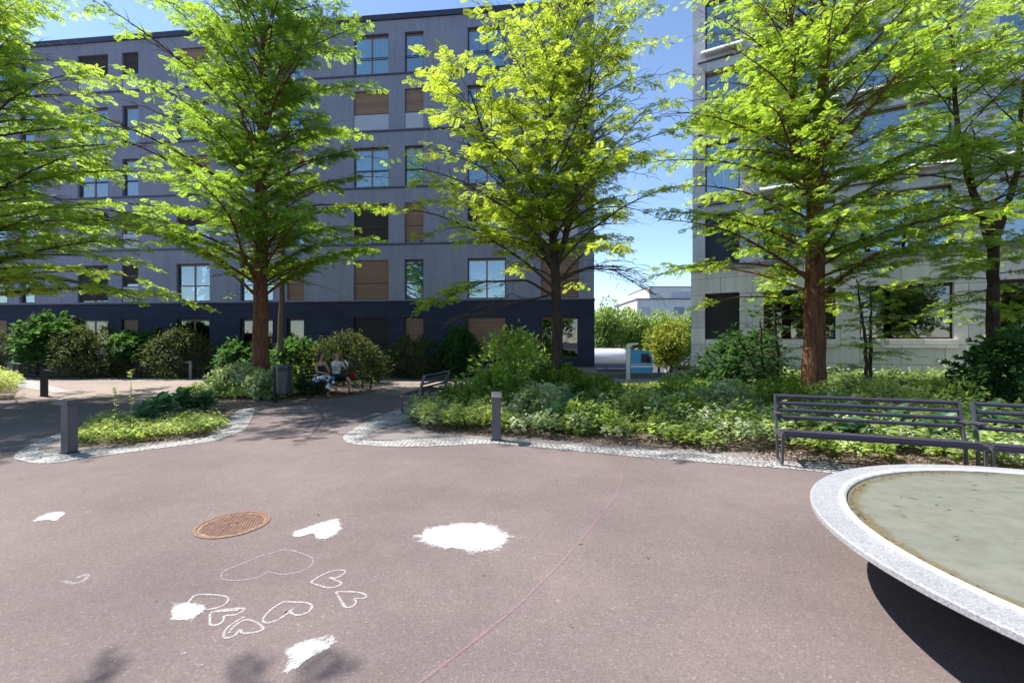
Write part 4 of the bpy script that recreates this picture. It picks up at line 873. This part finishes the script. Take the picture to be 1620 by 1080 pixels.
for k, (px, Y, rx, h, lf, ts, sz, lb) in enumerate([
    (1010, 8.9, .42, .62, 'leaf_euph', T_LEAF, .08, 'yellow green leafy plant in front of the dark middle of the central bed'),
    (920, 8.4, .40, .50, 'leaf_cover', T_LEAF, .09, 'light green bushy perennial right of the small blue hosta'),
    (1085, 8.6, .45, .60, 'leaf_cover', T_TRI, .09, 'light green bushy perennial left of the long bench'),
    (1150, 9.4, .55, .78, 'leaf_varieg', T_TRI, .09, 'pale leafy perennial mound between the limestone corner and the long bench'),
    (960, 9.9, .5, .66, 'leaf_low', T_LONG, .13, 'dark strappy perennial in the middle of the central bed'),
    (745, 9.9, .4, .62, 'leaf_low', T_LEAF, .09, 'mid green bushy plant behind the spurge clump near the end-on bench'),
    (855, 9.2, .5, .72, 'leaf_varieg', T_TRI, .09, 'cream flecked mound right behind the central bollard'),
    (1075, 11.0, .6, .80, 'leaf_bright', T_LEAF, .09, 'bright bushy plant in front of the parapet and limestone corner'),
    (1240, 9.6, .6, .85, 'leaf_low', T_LEAF, .09, 'dark green plant above the left end of the long bench back'),
    (1400, 9.6, .7, .80, 'leaf_euph', T_LEAF, .09, 'sunlit lime green plant behind the middle of the long bench'),
    (1500, 9.4, .7, .80, 'leaf_cover', T_LEAF, .09, 'sunlit light green plant behind the right end of the long bench'),
    (712, 10.4, .28, .55, 'leaf_low', T_LEAF, .09, 'dark green plant right beside the back of the end-on bench')]):
    shrub(lb, at(px, Y), rx, rx*.85, h, lf, 500+k, 900, sz*.8, ts, lump=.4, name='leafy_perennial', group='bushy perennials in the central bed', z0=.03)
# far street trees ------------------------------------------------
def far_tree(label, x, y, h, rx, leaf, seed, name='street_tree'):
    rs = np.random.RandomState(seed); o = empty(name, (x, y, -2.3)); tag(o, label, 'tree', 'trees along the street beyond the parapet')
    P = []; Dn = []; cl = 40
    for k in range(cl):
        d = unit(rs.normal(0, 1, 3)); c = np.array([0, 0, h*.58])+d*np.array([rx*.72, rx*.72, h*.33])*rs.uniform(.4, 1); m_ = 170; e = unit(rs.normal(0, 1, (m_, 3)))
        P.append(c+e*rx*.34*rs.uniform(.6, 1.1, (m_, 1))); Dn.append(e)
    P = np.concatenate(P); e = np.concatenate(Dn); n_ = len(P)
    leaf_mesh('crown', P, e+rs.normal(0, .6, (n_, 3)), e+UP*.5+rs.normal(0, .4, (n_, 3)), rs.uniform(.2, .42, n_), .5+rs.normal(0, .25, n_), T_LEAF, M[leaf], o)
    q = MB().tube([(0, 0, 0), (.1, 0, h*.35), (0, 0, h*.7)], [.16, .12, .05], 8)
    for k in range(6):
        a = k*1.1; q.tube([(0.05, 0, h*.3), (math.cos(a)*rx*.4, math.sin(a)*rx*.4, h*.55), (math.cos(a)*rx*.6, math.sin(a)*rx*.6, h*.75)], [.07, .05, .02], 5)
    q.build('trunk', M['bark_grey'], o); return o
far_tree('tall pale green street tree at the edge of the apartment block', 11.4, 54, 9.6, 2.9, 'leaf_far', 1)
far_tree('green street tree behind the tank of the truck', 15.0, 56, 8.4, 3.2, 'leaf_far', 2)
far_tree('light green street tree behind the blue cab', 18.8, 57, 8.2, 3.4, 'leaf_far', 3)
far_tree('light green street tree left of the limestone corner under the white building', 21.6, 58, 8.6, 3.2, 'leaf_far', 4)
far_tree('green tree touching the limestone corner', 24.2, 57, 8.6, 3.0, 'leaf_far', 6)
far_tree('yellow green multi stem tree right of the blue cab', 16.6, 46.5, 6.2, 2.9, 'leaf_gold', 5)
far_tree('green roadside tree hidden partly by the navy corner', 7.4, 55, 7.6, 2.6, 'leaf_far', 7)

for k, (x, y, h) in enumerate([(-16, -13, 8), (-9, -16, 9), (-2, -14, 8.5), (5, -16, 9), (12, -13, 8), (19, -10, 8.5), (-23, -8, 8)]):
    t_ = far_tree('green tree behind the viewer seen only in window reflections, '+['second', 'third', 'fourth', 'fifth', 'sixth', 'seventh', 'first'][k]+' from the left', x, y, h, 3.0, 'leaf_far', 20+k, 'plaza_tree'); t_.location.z = 0; t_['group'] = 'trees reflected in the windows'
# ground cover ----------------------------------------------------
def in_poly(P, poly):
    x, y = P[:, 0], P[:, 1]; ins = np.zeros(len(P), bool); n_ = len(poly)
    for i in range(n_):
        x0, y0 = poly[i]; x1, y1 = poly[(i+1) % n_]
        c = ((y0 > y) != (y1 > y)) & (x < (x1-x0)*(y-y0)/((y1-y0) if y1 != y0 else 1e-9)+x0); ins ^= c
    return ins
def cover(name, label, poly, mat, dens, per, hfun, size, tpl, seed, rad=.17, upright=.5, mask=None):
    rs = np.random.RandomState(seed); A = np.array(poly); lo, hi = A.min(0), A.max(0); n_ = int((hi-lo).prod()*dens)
    C = rs.uniform(lo, hi, (n_, 2)); C = C[in_poly(C, poly)]
    if mask is not None: C = C[mask(C, rs)]
    n_ = len(C); H = hfun(C)*rs.uniform(.7, 1.25, n_); rd = rad*rs.uniform(.7, 1.3, n_)
    C = np.repeat(C, per, 0); Hh = np.repeat(H, per); rd = np.repeat(rd, per); tn = np.repeat(rs.normal(0, .2, n_), per); N = len(C)
    a = rs.uniform(0, 2*np.pi, N); u = rs.uniform(0, 1, N)**.5; zz = Hh*(1-.55*u**2)*rs.uniform(.35, 1, N)**.5
    P = np.stack([C[:, 0]+rd*u*np.cos(a), C[:, 1]+rd*u*np.sin(a), .01+zz], 1)
    D = np.stack([np.cos(a), np.sin(a), rs.uniform(-.2, upright, N)], 1)+rs.normal(0, .3, (N, 3))
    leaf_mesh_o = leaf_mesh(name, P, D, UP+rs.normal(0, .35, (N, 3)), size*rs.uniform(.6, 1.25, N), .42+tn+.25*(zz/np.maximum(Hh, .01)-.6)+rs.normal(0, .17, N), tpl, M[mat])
    tag(leaf_mesh_o, label, 'ground cover', None, 'stuff'); return leaf_mesh_o
def nz2(C, s, a=0): return .5+.25*np.sin(C[:, 0]*s+a)*np.cos(C[:, 1]*s*1.3+a*2)+.25*np.sin(C[:, 0]*s*2.3+C[:, 1]*s*1.7+a*3)
front = lambda C: np.clip((C[:, 1]-np.interp(C[:, 0], [-2, -.3, 1.0, 3, 5, 7, 9], [8.9, 7.9, 7.3, 6.7, 5.9, 5.2, 4.2]))/2.2, 0, 1)
hC = lambda C: .22+.22*front(C)+.26*np.clip((C[:, 1]-9.5)/4, 0, 1)*np.where((C[:, 0] > 2.6) & (C[:, 0] < 6.5), .2, 1)+.22*nz2(C, 1.9)
bedC = soilC
keep_bench = lambda C: ~((C[:, 0] > -3.2) & (C[:, 0] < -1.55) & (C[:, 1] > 9.9) & (C[:, 1] < 12.9))
def under_bench(C):  # bare mulch strip under the long benches
    yb = np.interp(C[:, 0], [3.2, 5.5, 8], [6.9, 6.1, 4.9]); return (C[:, 0] > 2.9) & (C[:, 1] < yb)
near = lambda C: C[:, 1] < 12.0
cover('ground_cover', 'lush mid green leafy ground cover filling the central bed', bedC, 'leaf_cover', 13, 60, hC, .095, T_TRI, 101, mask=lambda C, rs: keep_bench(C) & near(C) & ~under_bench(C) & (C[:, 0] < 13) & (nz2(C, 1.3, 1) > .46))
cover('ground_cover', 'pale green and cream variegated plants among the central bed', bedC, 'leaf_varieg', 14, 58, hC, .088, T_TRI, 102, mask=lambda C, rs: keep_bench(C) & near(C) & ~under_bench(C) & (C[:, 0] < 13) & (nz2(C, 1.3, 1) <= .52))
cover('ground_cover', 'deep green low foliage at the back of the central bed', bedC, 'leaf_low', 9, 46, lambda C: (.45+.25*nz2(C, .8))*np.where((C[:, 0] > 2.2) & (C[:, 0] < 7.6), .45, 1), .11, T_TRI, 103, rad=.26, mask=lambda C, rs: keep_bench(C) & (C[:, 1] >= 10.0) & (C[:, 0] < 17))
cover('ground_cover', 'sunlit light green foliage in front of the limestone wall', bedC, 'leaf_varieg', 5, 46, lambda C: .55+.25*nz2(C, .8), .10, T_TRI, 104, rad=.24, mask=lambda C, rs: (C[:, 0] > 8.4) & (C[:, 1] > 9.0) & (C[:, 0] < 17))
euC = smooth_line([G(*p) for p in [(652, 668), (700, 683), (778, 688), (800, 676), (790, 664), (740, 655), (690, 650), (660, 652)]], True, 3)
cover('spurge_plants', 'lime green spurge clump at the left end of the central bed', euC, 'leaf_euph', 34, 70, lambda C: .42+.1*nz2(C, 2), .06, T_LONG, 105, rad=.12, upright=1.2)
bA = soilA
cover('ground_cover', 'cream variegated leaves at the right end of the left island bed', bA, 'leaf_varieg', 24, 56, lambda C: .2+.12*nz2(C, 1.5), .075, T_TRI, 116, mask=lambda C, rs: (C[:, 1] < 10.2) & (C[:, 0] > -6.0) & (C[:, 0]+C[:, 1]*.5 > -1.4))
dA = lambda C: C[:, 1]
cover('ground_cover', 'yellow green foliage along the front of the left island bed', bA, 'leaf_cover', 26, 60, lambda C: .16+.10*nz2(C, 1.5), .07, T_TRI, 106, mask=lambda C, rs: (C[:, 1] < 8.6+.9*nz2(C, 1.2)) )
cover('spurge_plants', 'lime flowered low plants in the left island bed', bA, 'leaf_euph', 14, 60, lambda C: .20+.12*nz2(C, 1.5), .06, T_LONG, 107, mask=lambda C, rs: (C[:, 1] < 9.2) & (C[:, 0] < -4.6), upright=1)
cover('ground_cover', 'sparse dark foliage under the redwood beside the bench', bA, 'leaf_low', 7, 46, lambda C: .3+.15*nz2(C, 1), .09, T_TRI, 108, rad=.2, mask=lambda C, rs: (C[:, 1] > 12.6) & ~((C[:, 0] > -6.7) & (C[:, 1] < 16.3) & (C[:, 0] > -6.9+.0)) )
cover('spurge_plants', 'lime green plants at the left picture edge', soilL, 'leaf_euph', 9, 60, lambda C: .5+.2*nz2(C, 1), .10, T_LONG, 109, rad=.22, upright=1)
cover('ground_cover', 'dark low foliage at the foot of the apartment shrubs', [(-34, 24.0), (-20, 22.2), (-10, 21.0), (4.2, 20.7), (4.2, 21.5), (-10, 21.9), (-20, 23.0), (-34, 24.9)], 'leaf_low', 4, 34, lambda C: .22+.15*nz2(C, 1), .13, T_TRI, 110, rad=.3)
# hostas
HG = 'hosta clumps in the beds'
def hosta(label, x, y, s, seed, n=26):
    rs = np.random.RandomState(seed); o = empty('hosta_plant', (x, y, 0)); tag(o, label, 'plant', HG)
    i = np.arange(n); a = i*2.4+rs.uniform(-.3, .3, n); u = (i+.5)/n; el = 1.25-1.15*u+rs.normal(0, .1, n)
    P = np.stack([np.cos(a)*.17*s*u, np.sin(a)*.17*s*u, .12*s+.30*s*(1-u)*rs.uniform(.7, 1.1, n)], 1)
    D = np.stack([np.cos(a)*np.cos(el), np.sin(a)*np.cos(el), np.sin(el)*.8], 1); Nn = np.stack([-np.cos(a)*.5, -np.sin(a)*.5, np.ones(n)], 1)+rs.normal(0, .15, (n, 3))
    q = leaf_mesh('leaves', P, D, Nn, .34*s*rs.uniform(.8, 1.2, n), .45+rs.normal(0, .3, n), T_hosta(), M['leaf_hosta'], o); q.data.polygons.foreach_set('use_smooth', [True]*len(q.data.polygons))
    st = MB()
    for k in range(n): st.tube([(0, 0, .01), (P[k][0]*.7, P[k][1]*.7, P[k][2]*.6), tuple(P[k])], .005*s, 4, cap=False)
    st.build('stalks', M['leaf_hosta'], o)
hl = [((1640, 708), 1.0, 'hosta beyond the right bench at the picture edge'), ((1560, 704), 1.05, 'big blue green hosta right of the bench junction'), ((1500, 716), 1.0, 'broad leaved hosta below the right end of the bench seat'), ((1420, 704), 1.0, 'hosta seen through the bench back, right half'),
      ((1340, 708), .85, 'hosta under the middle of the bench seat'), ((1268, 700), .75, 'small hosta left of centre under the bench'), ((905, 676), 1.0, 'blue green hosta right of the central bollard'), ((955, 668), 1.0, 'hosta with yellow leaves in mid central bed'), ((880, 680), .8, 'small blue hosta nearest the central bollard'),
      ((1010, 662), .9, 'dark hosta clump in the shaded middle of the central bed')]
for k, ((px, py), s, lb) in enumerate(hl): hosta(lb, *G(px, py), s, 300+k)
for k, (px, py, s, lb) in enumerate([(258, 662, .9, 'dark hosta at the back left of the left island bed'), (290, 655, 1.0, 'dark hosta in the middle of the left island bed'), (325, 652, .9, 'dark hosta at the right end of the left island bed'), (232, 672, .8, 'pale edged hosta at the front left of the hosta row')]): hosta(lb, *G(px, py), s*.95, 320+k, 34)
# tall seed stalks in the island
for k, (px, py, h, lb) in enumerate([(205, 694, 1.2, 'taller thin flower stalk in the left island bed'), (180, 698, .92, 'shorter thin flower stalk in the left island bed')]):
    x, y = G(px, py); o = empty('flower_stalk', (x, y, 0)); tag(o, lb, 'plant'); q = MB().tube([(0, 0, 0), (.03, 0, h*.5), (.02, 0, h)], [.008, .006, .003], 5); q.build('stem', M['leaf_euph'], o)
    rs = np.random.RandomState(k); n_ = 60; z = np.r_[rs.uniform(.25, .85, 25), rs.uniform(.88, 1.0, 35)]*h; a = rs.uniform(0, 6.28, n_)
    leaf_mesh('leaves', np.stack([np.full(n_, .02), np.zeros(n_), z], 1), np.stack([np.cos(a), np.sin(a), np.full(n_, .5)], 1), UP+rs.normal(0, .3, (n_, 3)), rs.uniform(.03, .07, n_), rs.uniform(0, 1, n_), T_LONG, M['leaf_euph'], o)
# leaf litter along the edges
rs = np.random.RandomState(77)
def scatter(poly_line, n_, spread):
    P = np.array(poly_line); idx = rs.randint(0, len(P)-1, n_); f = rs.uniform(0, 1, n_)[:, None]; Q = P[idx]*(1-f)+P[idx+1]*f
    return Q+rs.normal(0, spread, (n_, 2))
ed = [G(*p) for p in [(700, 686), (860, 694), (930, 700), (1020, 707), (1160, 714), (1326, 726)]]+[(5.3, 5.9), (7.0, 5.0)]
Q = np.concatenate([scatter(ed, 2600, .10), scatter([(3.5, 6.6), (5.2, 6.2), (7.2, 5.2)], 3000, .22), scatter([G(*p) for p in [(118, 708), (230, 705), (325, 690), (362, 662)]], 500, .06), scatter([(-6.6, 12.4), (-5.8, 14.2), (-4.9, 15.9)], 1500, .3)]); n_ = len(Q)
tag(leaf_mesh('leaf_litter', np.c_[Q, np.full(n_, .018)+rs.uniform(0, .02, n_)], rs.normal(0, 1, (n_, 3))*[1, 1, .25], UP+rs.normal(0, .3, (n_, 3)), rs.uniform(.015, .045, n_), rs.uniform(0, 1, n_), T_LEAF,
    mk_leaf('litter_bits', [(0, (.05, .03, .02)), (.5, (.16, .10, .07)), (1, (.42, .34, .28))], (.1, .07, .04), .1)), 'brown bark chips and dry leaves along the bed edge', 'litter', None, 'stuff')
rs = np.random.RandomState(91); Q = np.array([G(1258, 816), G(1085, 770), G(905, 990)]+[(rs.uniform(-5, 4), rs.uniform(2.3, 9)) for _ in range(40)]); n_ = len(Q)
tag(leaf_mesh('fallen_leaves', np.c_[Q, np.full(n_, .012)], rs.normal(0, 1, (n_, 3))*[1, 1, .1], UP+rs.normal(0, .2, (n_, 3)), rs.uniform(.012, .035, n_), rs.uniform(0, .7, n_), T_LEAF, bpy.data.materials['litter_bits']), 'few dry brown leaf scraps on the open asphalt', 'leaves', None, 'stuff')
for k, (x, y) in enumerate([G(1096, 699), G(1262, 816)]):
    o = MB().lathe([(.001, 0), (.05, 0), (.075, .03), (.06, .06), (.02, .075), (.001, .076)], 9).build('stone', M['concrete'], None, smooth=True) if k == 0 else None
    if o: o.location = (x, y, .012); o.scale = (1.3, .9, 1); tag(o, 'single grey stone at the front edge of the central bed', 'stone')

# ------------------------------------------------------------------ people
def skin(name, J, E, mat, parent, root, sub=2):
    names = list(J); me = bpy.data.meshes.new(name); me.from_pydata([J[k][0] for k in names], [(names.index(a), names.index(b)) for a, b in E], []); 
    ob = bpy.data.objects.new(name, me); COL.objects.link(ob); md = ob.modifiers.new('s', 'SKIN'); md.use_smooth_shade = True
    for i, k in enumerate(names):
        r = J[k][1]; me.skin_vertices[0].data[i].radius = r if isinstance(r, tuple) else (r, r); me.skin_vertices[0].data[i].use_root = (k == root)
    ob.modifiers.new('u', 'SUBSURF').levels = sub; ob.modifiers['u'].render_levels = sub
    dg = bpy.context.evaluated_depsgraph_get(); m2 = bpy.data.meshes.new_from_object(ob.evaluated_get(dg)); bpy.data.objects.remove(ob)
    return link_mesh(name, m2, mat, parent, True)
def hand(J, E, wrist, base, d, nrm, side, curl=.5):
    """palm and five finger chains"""
    d = Vector(d).normalized(); side = Vector(side).normalized(); nrm = Vector(nrm).normalized(); w = Vector(base)
    J[wrist+'_palm'] = (tuple(w+d*.045), (.030, .016)); E.append((wrist, wrist+'_palm'))
    for i, (off, L) in enumerate(((-.027, .058), (-.009, .068), (.009, .072), (.027, .064))):
        p = w+d*.088+side*off; q_ = p+(d*(1-curl*.4)-nrm*curl*.5)*L*.5; r_ = q_+(d*(1-curl)-nrm*curl)*L*.5
        for k, (pt, ra) in enumerate(((p, .0095), (q_, .0085), (r_, .0075))): J[f'{wrist}_f{i}{k}'] = (tuple(pt), ra)
        E.append((wrist+'_palm', f'{wrist}_f{i}0')); E.append((f'{wrist}_f{i}0', f'{wrist}_f{i}1')); E.append((f'{wrist}_f{i}1', f'{wrist}_f{i}2'))
    p = w+d*.04+side*.04; q_ = p+(d*.6+side*.5-nrm*.3).normalized()*.045
    J[wrist+'_t0'] = (tuple(p), .011); J[wrist+'_t1'] = (tuple(q_), .009); E += [(wrist+'_palm', wrist+'_t0'), (wrist+'_t0', wrist+'_t1')]
def person(loc, rz, label, sk, hairc, topc, legc, shoec, yaw, J_over, long_hair, bare_sh, pattern, calf_bare):
    o = empty('person', (*loc, 0), rz); tag(o, label, 'person')
    J = {'pelvis': ((0, -.27, .53), (.165, .12)), 'waist': ((0, -.27, .72), (.125, .095)), 'chest': ((0, -.25, .92), (.145, .10)), 'collar': ((0, -.245, 1.035), (.09, .065)), 'neck': ((0, -.235, 1.11), .048),
         'jaw': ((0, -.215, 1.19), (.062, .068)), 'skull': ((0, -.22, 1.275), (.075, .088)), 'crown': ((0, -.235, 1.325), (.055, .065)),
         'shL': ((-.165, -.25, 1.0), .05), 'elL': ((-.23, -.14, .77), .038), 'wrL': ((-.13, .06, .74), .025), 'shR': ((.165, -.25, 1.0), .05), 'elR': ((.23, -.14, .77), .038), 'wrR': ((.12, .06, .74), .025),
         'hiL': ((-.09, -.22, .53), .09), 'knL': ((-.11, .17, .52), .062), 'anL': ((-.11, .2, .1), .036), 'heL': ((-.11, .2, .045), .036), 'toL': ((-.12, .36, .035), (.036, .025)),
         'hiR': ((.09, -.22, .53), .09), 'knR': ((.11, .17, .52), .062), 'anR': ((.11, .2, .1), .036), 'heR': ((.11, .2, .045), .036), 'toR': ((.12, .36, .035), (.036, .025))}
    for k, v in J_over.items(): J[k] = (v, J[k][1])
    E = [('pelvis', 'waist'), ('waist', 'chest'), ('chest', 'collar'), ('collar', 'neck'), ('neck', 'jaw'), ('jaw', 'skull'), ('skull', 'crown')]
    for s in 'LR': E += [('collar', 'sh'+s), ('sh'+s, 'el'+s), ('el'+s, 'wr'+s), ('pelvis', 'hi'+s), ('hi'+s, 'kn'+s), ('kn'+s, 'an'+s), ('an'+s, 'he'+s), ('he'+s, 'to'+s)]
    for s, sg in (('L', 1), ('R', -1)):
        el, wr = Vector(J['el'+s][0]), Vector(J['wr'+s][0]); d = (wr-el).normalized(); hand(J, E, 'wr'+s, J['wr'+s][0], d, (0, .3, -1) if d.z < .3 else (0, -1, 0), Vector((sg, 0, 0)), .7)
    skm = varied('skin_tone', sk, .55, .06, 12, spec=.4); body = skin('body', J, E, skm, o, 'pelvis')
    # face on the turned head
    HR = Matrix.Rotation(yaw, 4, 'Z'); hc = Vector((0, -.22, 1.25))
    def hp(x, y, z): return hc+HR @ Vector((x, y, z))
    def ell(mb, c, r, n_=10):
        vs = []; 
        for i in range(n_+1):
            th = math.pi*i/n_
            for j in range(n_): ph = 2*math.pi*j/n_; vs.append(hp(c[0]+r[0]*math.sin(th)*math.cos(ph), c[1]+r[1]*math.sin(th)*math.sin(ph), c[2]+r[2]*math.cos(th)))
        mb.add(vs, [(i*n_+j, i*n_+(j+1) % n_, (i+1)*n_+(j+1) % n_, (i+1)*n_+j) for i in range(n_) for j in range(n_)])
    f = MB(); ell(f, (0, .005, -.005), (.071, .092, .105), 14); ell(f, (0, .100, -.012), (.012, .018, .022)); ell(f, (-.073, -.005, -.01), (.012, .02, .03)); ell(f, (.073, -.005, -.01), (.012, .02, .03)); f.build('face', skm, body, smooth=True)
    for sx in (-1, 1): e_ = MB(); ell(e_, (sx*.03, .088, .018), (.012, .008, .007)); e_.build('eye', M['black'], body)
    m_ = MB(); ell(m_, (0, .090, -.052), (.024, .010, .007)); m_.build('mouth', varied('lips', (.35, .10, .09), .5), body)
    gl = MB()
    for s in (-1, 1):
        pts = [hp(s*.032+.024*math.cos(t), .103, .016+.018*math.sin(t)) for t in np.linspace(0, 2*math.pi, 13)]; gl.tube(pts, .0028, 4, cap=False); gl.tube([hp(s*.056, .103, .02), hp(s*.075, .0, .02)], .0026, 4)
    gl.tube([hp(-.008, .103, .02), hp(.008, .103, .02)], .0026, 4); gl.build('glasses', M['black'], o)
    h = MB(); n_ = 16; hv_ = []
    for i in range(9):
        th = .0+i/8*(2.0)
        for j in range(n_):
            ph = 2*math.pi*j/n_; fr = math.sin(ph)  # +y is the face: hairline lifts there
            t2 = min(th, 1.05) if fr > .45 else th
            hv_.append(hp(.088*math.sin(t2)*math.cos(ph), -.012+.105*math.sin(t2)*math.sin(ph), .0+.118*math.cos(t2)))
    h.add(hv_, [(i*n_+j, i*n_+(j+1) % n_, (i+1)*n_+(j+1) % n_, (i+1)*n_+j) for i in range(8) for j in range(n_)])
    Lh = .42 if long_hair else .17; rg = random.Random(4)
    for k in range(34):
        a = math.pi*(.95+1.1*k/29)+ (0 if long_hair else .0); a = math.pi*(-.08)-math.pi*.84*k/29
        x0, y0 = .082*math.cos(a), -.012+.095*math.sin(a); 
        h.tube([hp(x0, y0, .03), hp(x0*1.12, y0*1.05-.005, -.07), hp(x0*1.15+rg.uniform(-.01, .01), y0-.01, -.07-Lh*.55), hp(x0*1.0, y0*1.0, -.05-Lh*rg.uniform(.85, 1))], [.024, .03, .028, .010], 6)
    h.build('hair', varied('hair', hairc, .45, .3, 40, stretch=(1, 1, .2)), body, smooth=True)
    # clothing follows the same joints
    def cl(name, keys, grow, edges, mat, root, ends={}):
        JJ = {}
        for k in keys:
            p, r = J[k]; r = r if isinstance(r, tuple) else (r, r); g = grow[k] if isinstance(grow, dict) and k in grow else (grow if not isinstance(grow, dict) else .012); JJ[k] = (p, (r[0]+g, r[1]+g))
        EE = list(edges)
        for k, (a, b, f_, rr_) in ends.items(): p = Vector(J[a][0]).lerp(Vector(J[b][0]), f_); JJ[k] = (tuple(p), (rr_, rr_)); EE.append((a if a in JJ else b, k))
        return skin(name, JJ, EE, mat, o, root, 2)
    if bare_sh:
        cl('top', ['pelvis', 'waist', 'chest'], .012, [('pelvis', 'waist'), ('waist', 'chest')], varied('black_cloth', topc, .9, .2, 20), 'pelvis', {'bust': ('chest', 'collar', .45, .125)})
        st = MB()
        for s in (-1, 1): st.tube([(s*.08, -.13, .98), (s*.085, -.19, 1.06), (s*.085, -.27, 1.07), (s*.08, -.35, .98)], .012, 6)
        st.build('strap', varied('pale_strap', (.6, .5, .45), .8), o)
    else:
        cl('shirt', ['pelvis', 'waist', 'chest', 'collar', 'shL', 'shR'], {'pelvis': -.01, 'waist': .025, 'chest': .018, 'collar': .012, 'shL': .014, 'shR': .014}, [('pelvis', 'waist'), ('waist', 'chest'), ('chest', 'collar'), ('collar', 'shL'), ('collar', 'shR')], varied('white_cloth', topc, .85, .06, 9), 'pelvis',
           {'slL': ('shL', 'elL', .6, .062), 'slR': ('shR', 'elR', .6, .062)})
    if pattern:
        t = NT('patterned_cloth'); v = t.co(); f_ = t.noise(v, 9, 3, .55); pc = t.ramp(f_, [(.50, (.02, .025, .05)), (.53, (.75, .76, .82))]); pm = t.set(pc, .85)
    else: pm = varied('dark_cloth', legc, .9, .2, 15)
    fl = .75 if calf_bare else 1.0
    ed_ = [('pelvis', 'hiL'), ('pelvis', 'hiR'), ('hiL', 'knL'), ('hiR', 'knR')]; g_ = {'pelvis': .012, 'hiL': .018, 'hiR': .018, 'knL': .022, 'knR': .022}
    en = {'hemL': ('knL', 'anL', .35 if calf_bare else .92, .075 if not calf_bare else .066), 'hemR': ('knR', 'anR', .35 if calf_bare else .92, .085 if not calf_bare else .066)}
    cl('trousers', ['pelvis', 'hiL', 'hiR', 'knL', 'knR'], g_, ed_, pm, 'pelvis', en)
    for s in 'LR':
        a, b, c = J['an'+s][0], J['he'+s][0], J['to'+s][0]
        JJ = {'a': (tuple(Vector(b).lerp(Vector(a), .3)), (.045, .045)), 'b': (b, (.046, .04)), 'm': (tuple(Vector(b).lerp(Vector(c), .5)), (.046, .036)), 'c': (tuple(Vector(c)), (.042, .03))}
        skin('shoe', JJ, [('a', 'b'), ('b', 'm'), ('m', 'c')], varied('shoe', shoec, .6), o, 'b')
    return o
f_ = Vector((.896, -.444)); ax = Vector((.444, .896)); fr0 = Vector((-5.94, 13.4))
w1 = fr0+ax*.42; w2 = fr0+ax*1.05
person(w1, R(-116.4), 'person with long black hair, dark strap top and black and white patterned trousers', (.42, .22, .15), (.012, .009, .009), (.012, .012, .018), (.02, .02, .04), (.35, .12, .08), R(12),
       {'knL': (-.06, .18, .60), 'anL': (.02, .42, .30), 'heL': (.03, .44, .25), 'toL': (.05, .56, .19), 'wrL': (-.07, .06, .76), 'wrR': (.10, .08, .72)}, True, True, True, False)
person(w2, R(-116.4), 'person with auburn hair, white shirt and dark cropped trousers holding up a wrap', (.50, .30, .23), (.17, .055, .022), (.62, .66, .70), (.014, .015, .022), (.02, .025, .04), R(-28),
       {'knR': (.06, .19, .60), 'anR': (-.06, .40, .33), 'heR': (-.06, .42, .28), 'toR': (-.08, .55, .24), 'elL': (-.22, -.05, .80), 'wrL': (-.10, .14, .98), 'elR': (.22, -.05, .80), 'wrR': (.08, .12, 1.02)}, False, False, False, True)
# the wrap held in her hands, red bag on the seat
ws = empty('wrap_food', (*(w2+f_*.20), 0), R(-116.4)); tag(ws, 'white paper food wrap held up by the woman in white', 'food')
MB().tube([(.07, 0, 1.10), (.0, .02, .99), (-.03, .03, .90)], [.02, .03, .016], 10).build('wrapper', varied('white_paper', (.75, .8, .78), .8), ws, smooth=True)
bgx = empty('handbag', (*(fr0+ax*1.62-f_*.15), .462), R(-116.4)); tag(bgx, 'small red and black bag on the seat beside the woman in white', 'bag')
MB().prism([(-.15, 0), (.15, 0), (.12, .2), (-.12, .2)], 'x', -.06, .06).build('bag_body', varied('red_cloth', (.30, .02, .02), .8), bgx, bevel=.02)
MB().tube([(0, -.1, .19), (0, -.06, .30), (0, .06, .30), (0, .1, .19)], .008, 6).build('handle', M['black'], bgx)
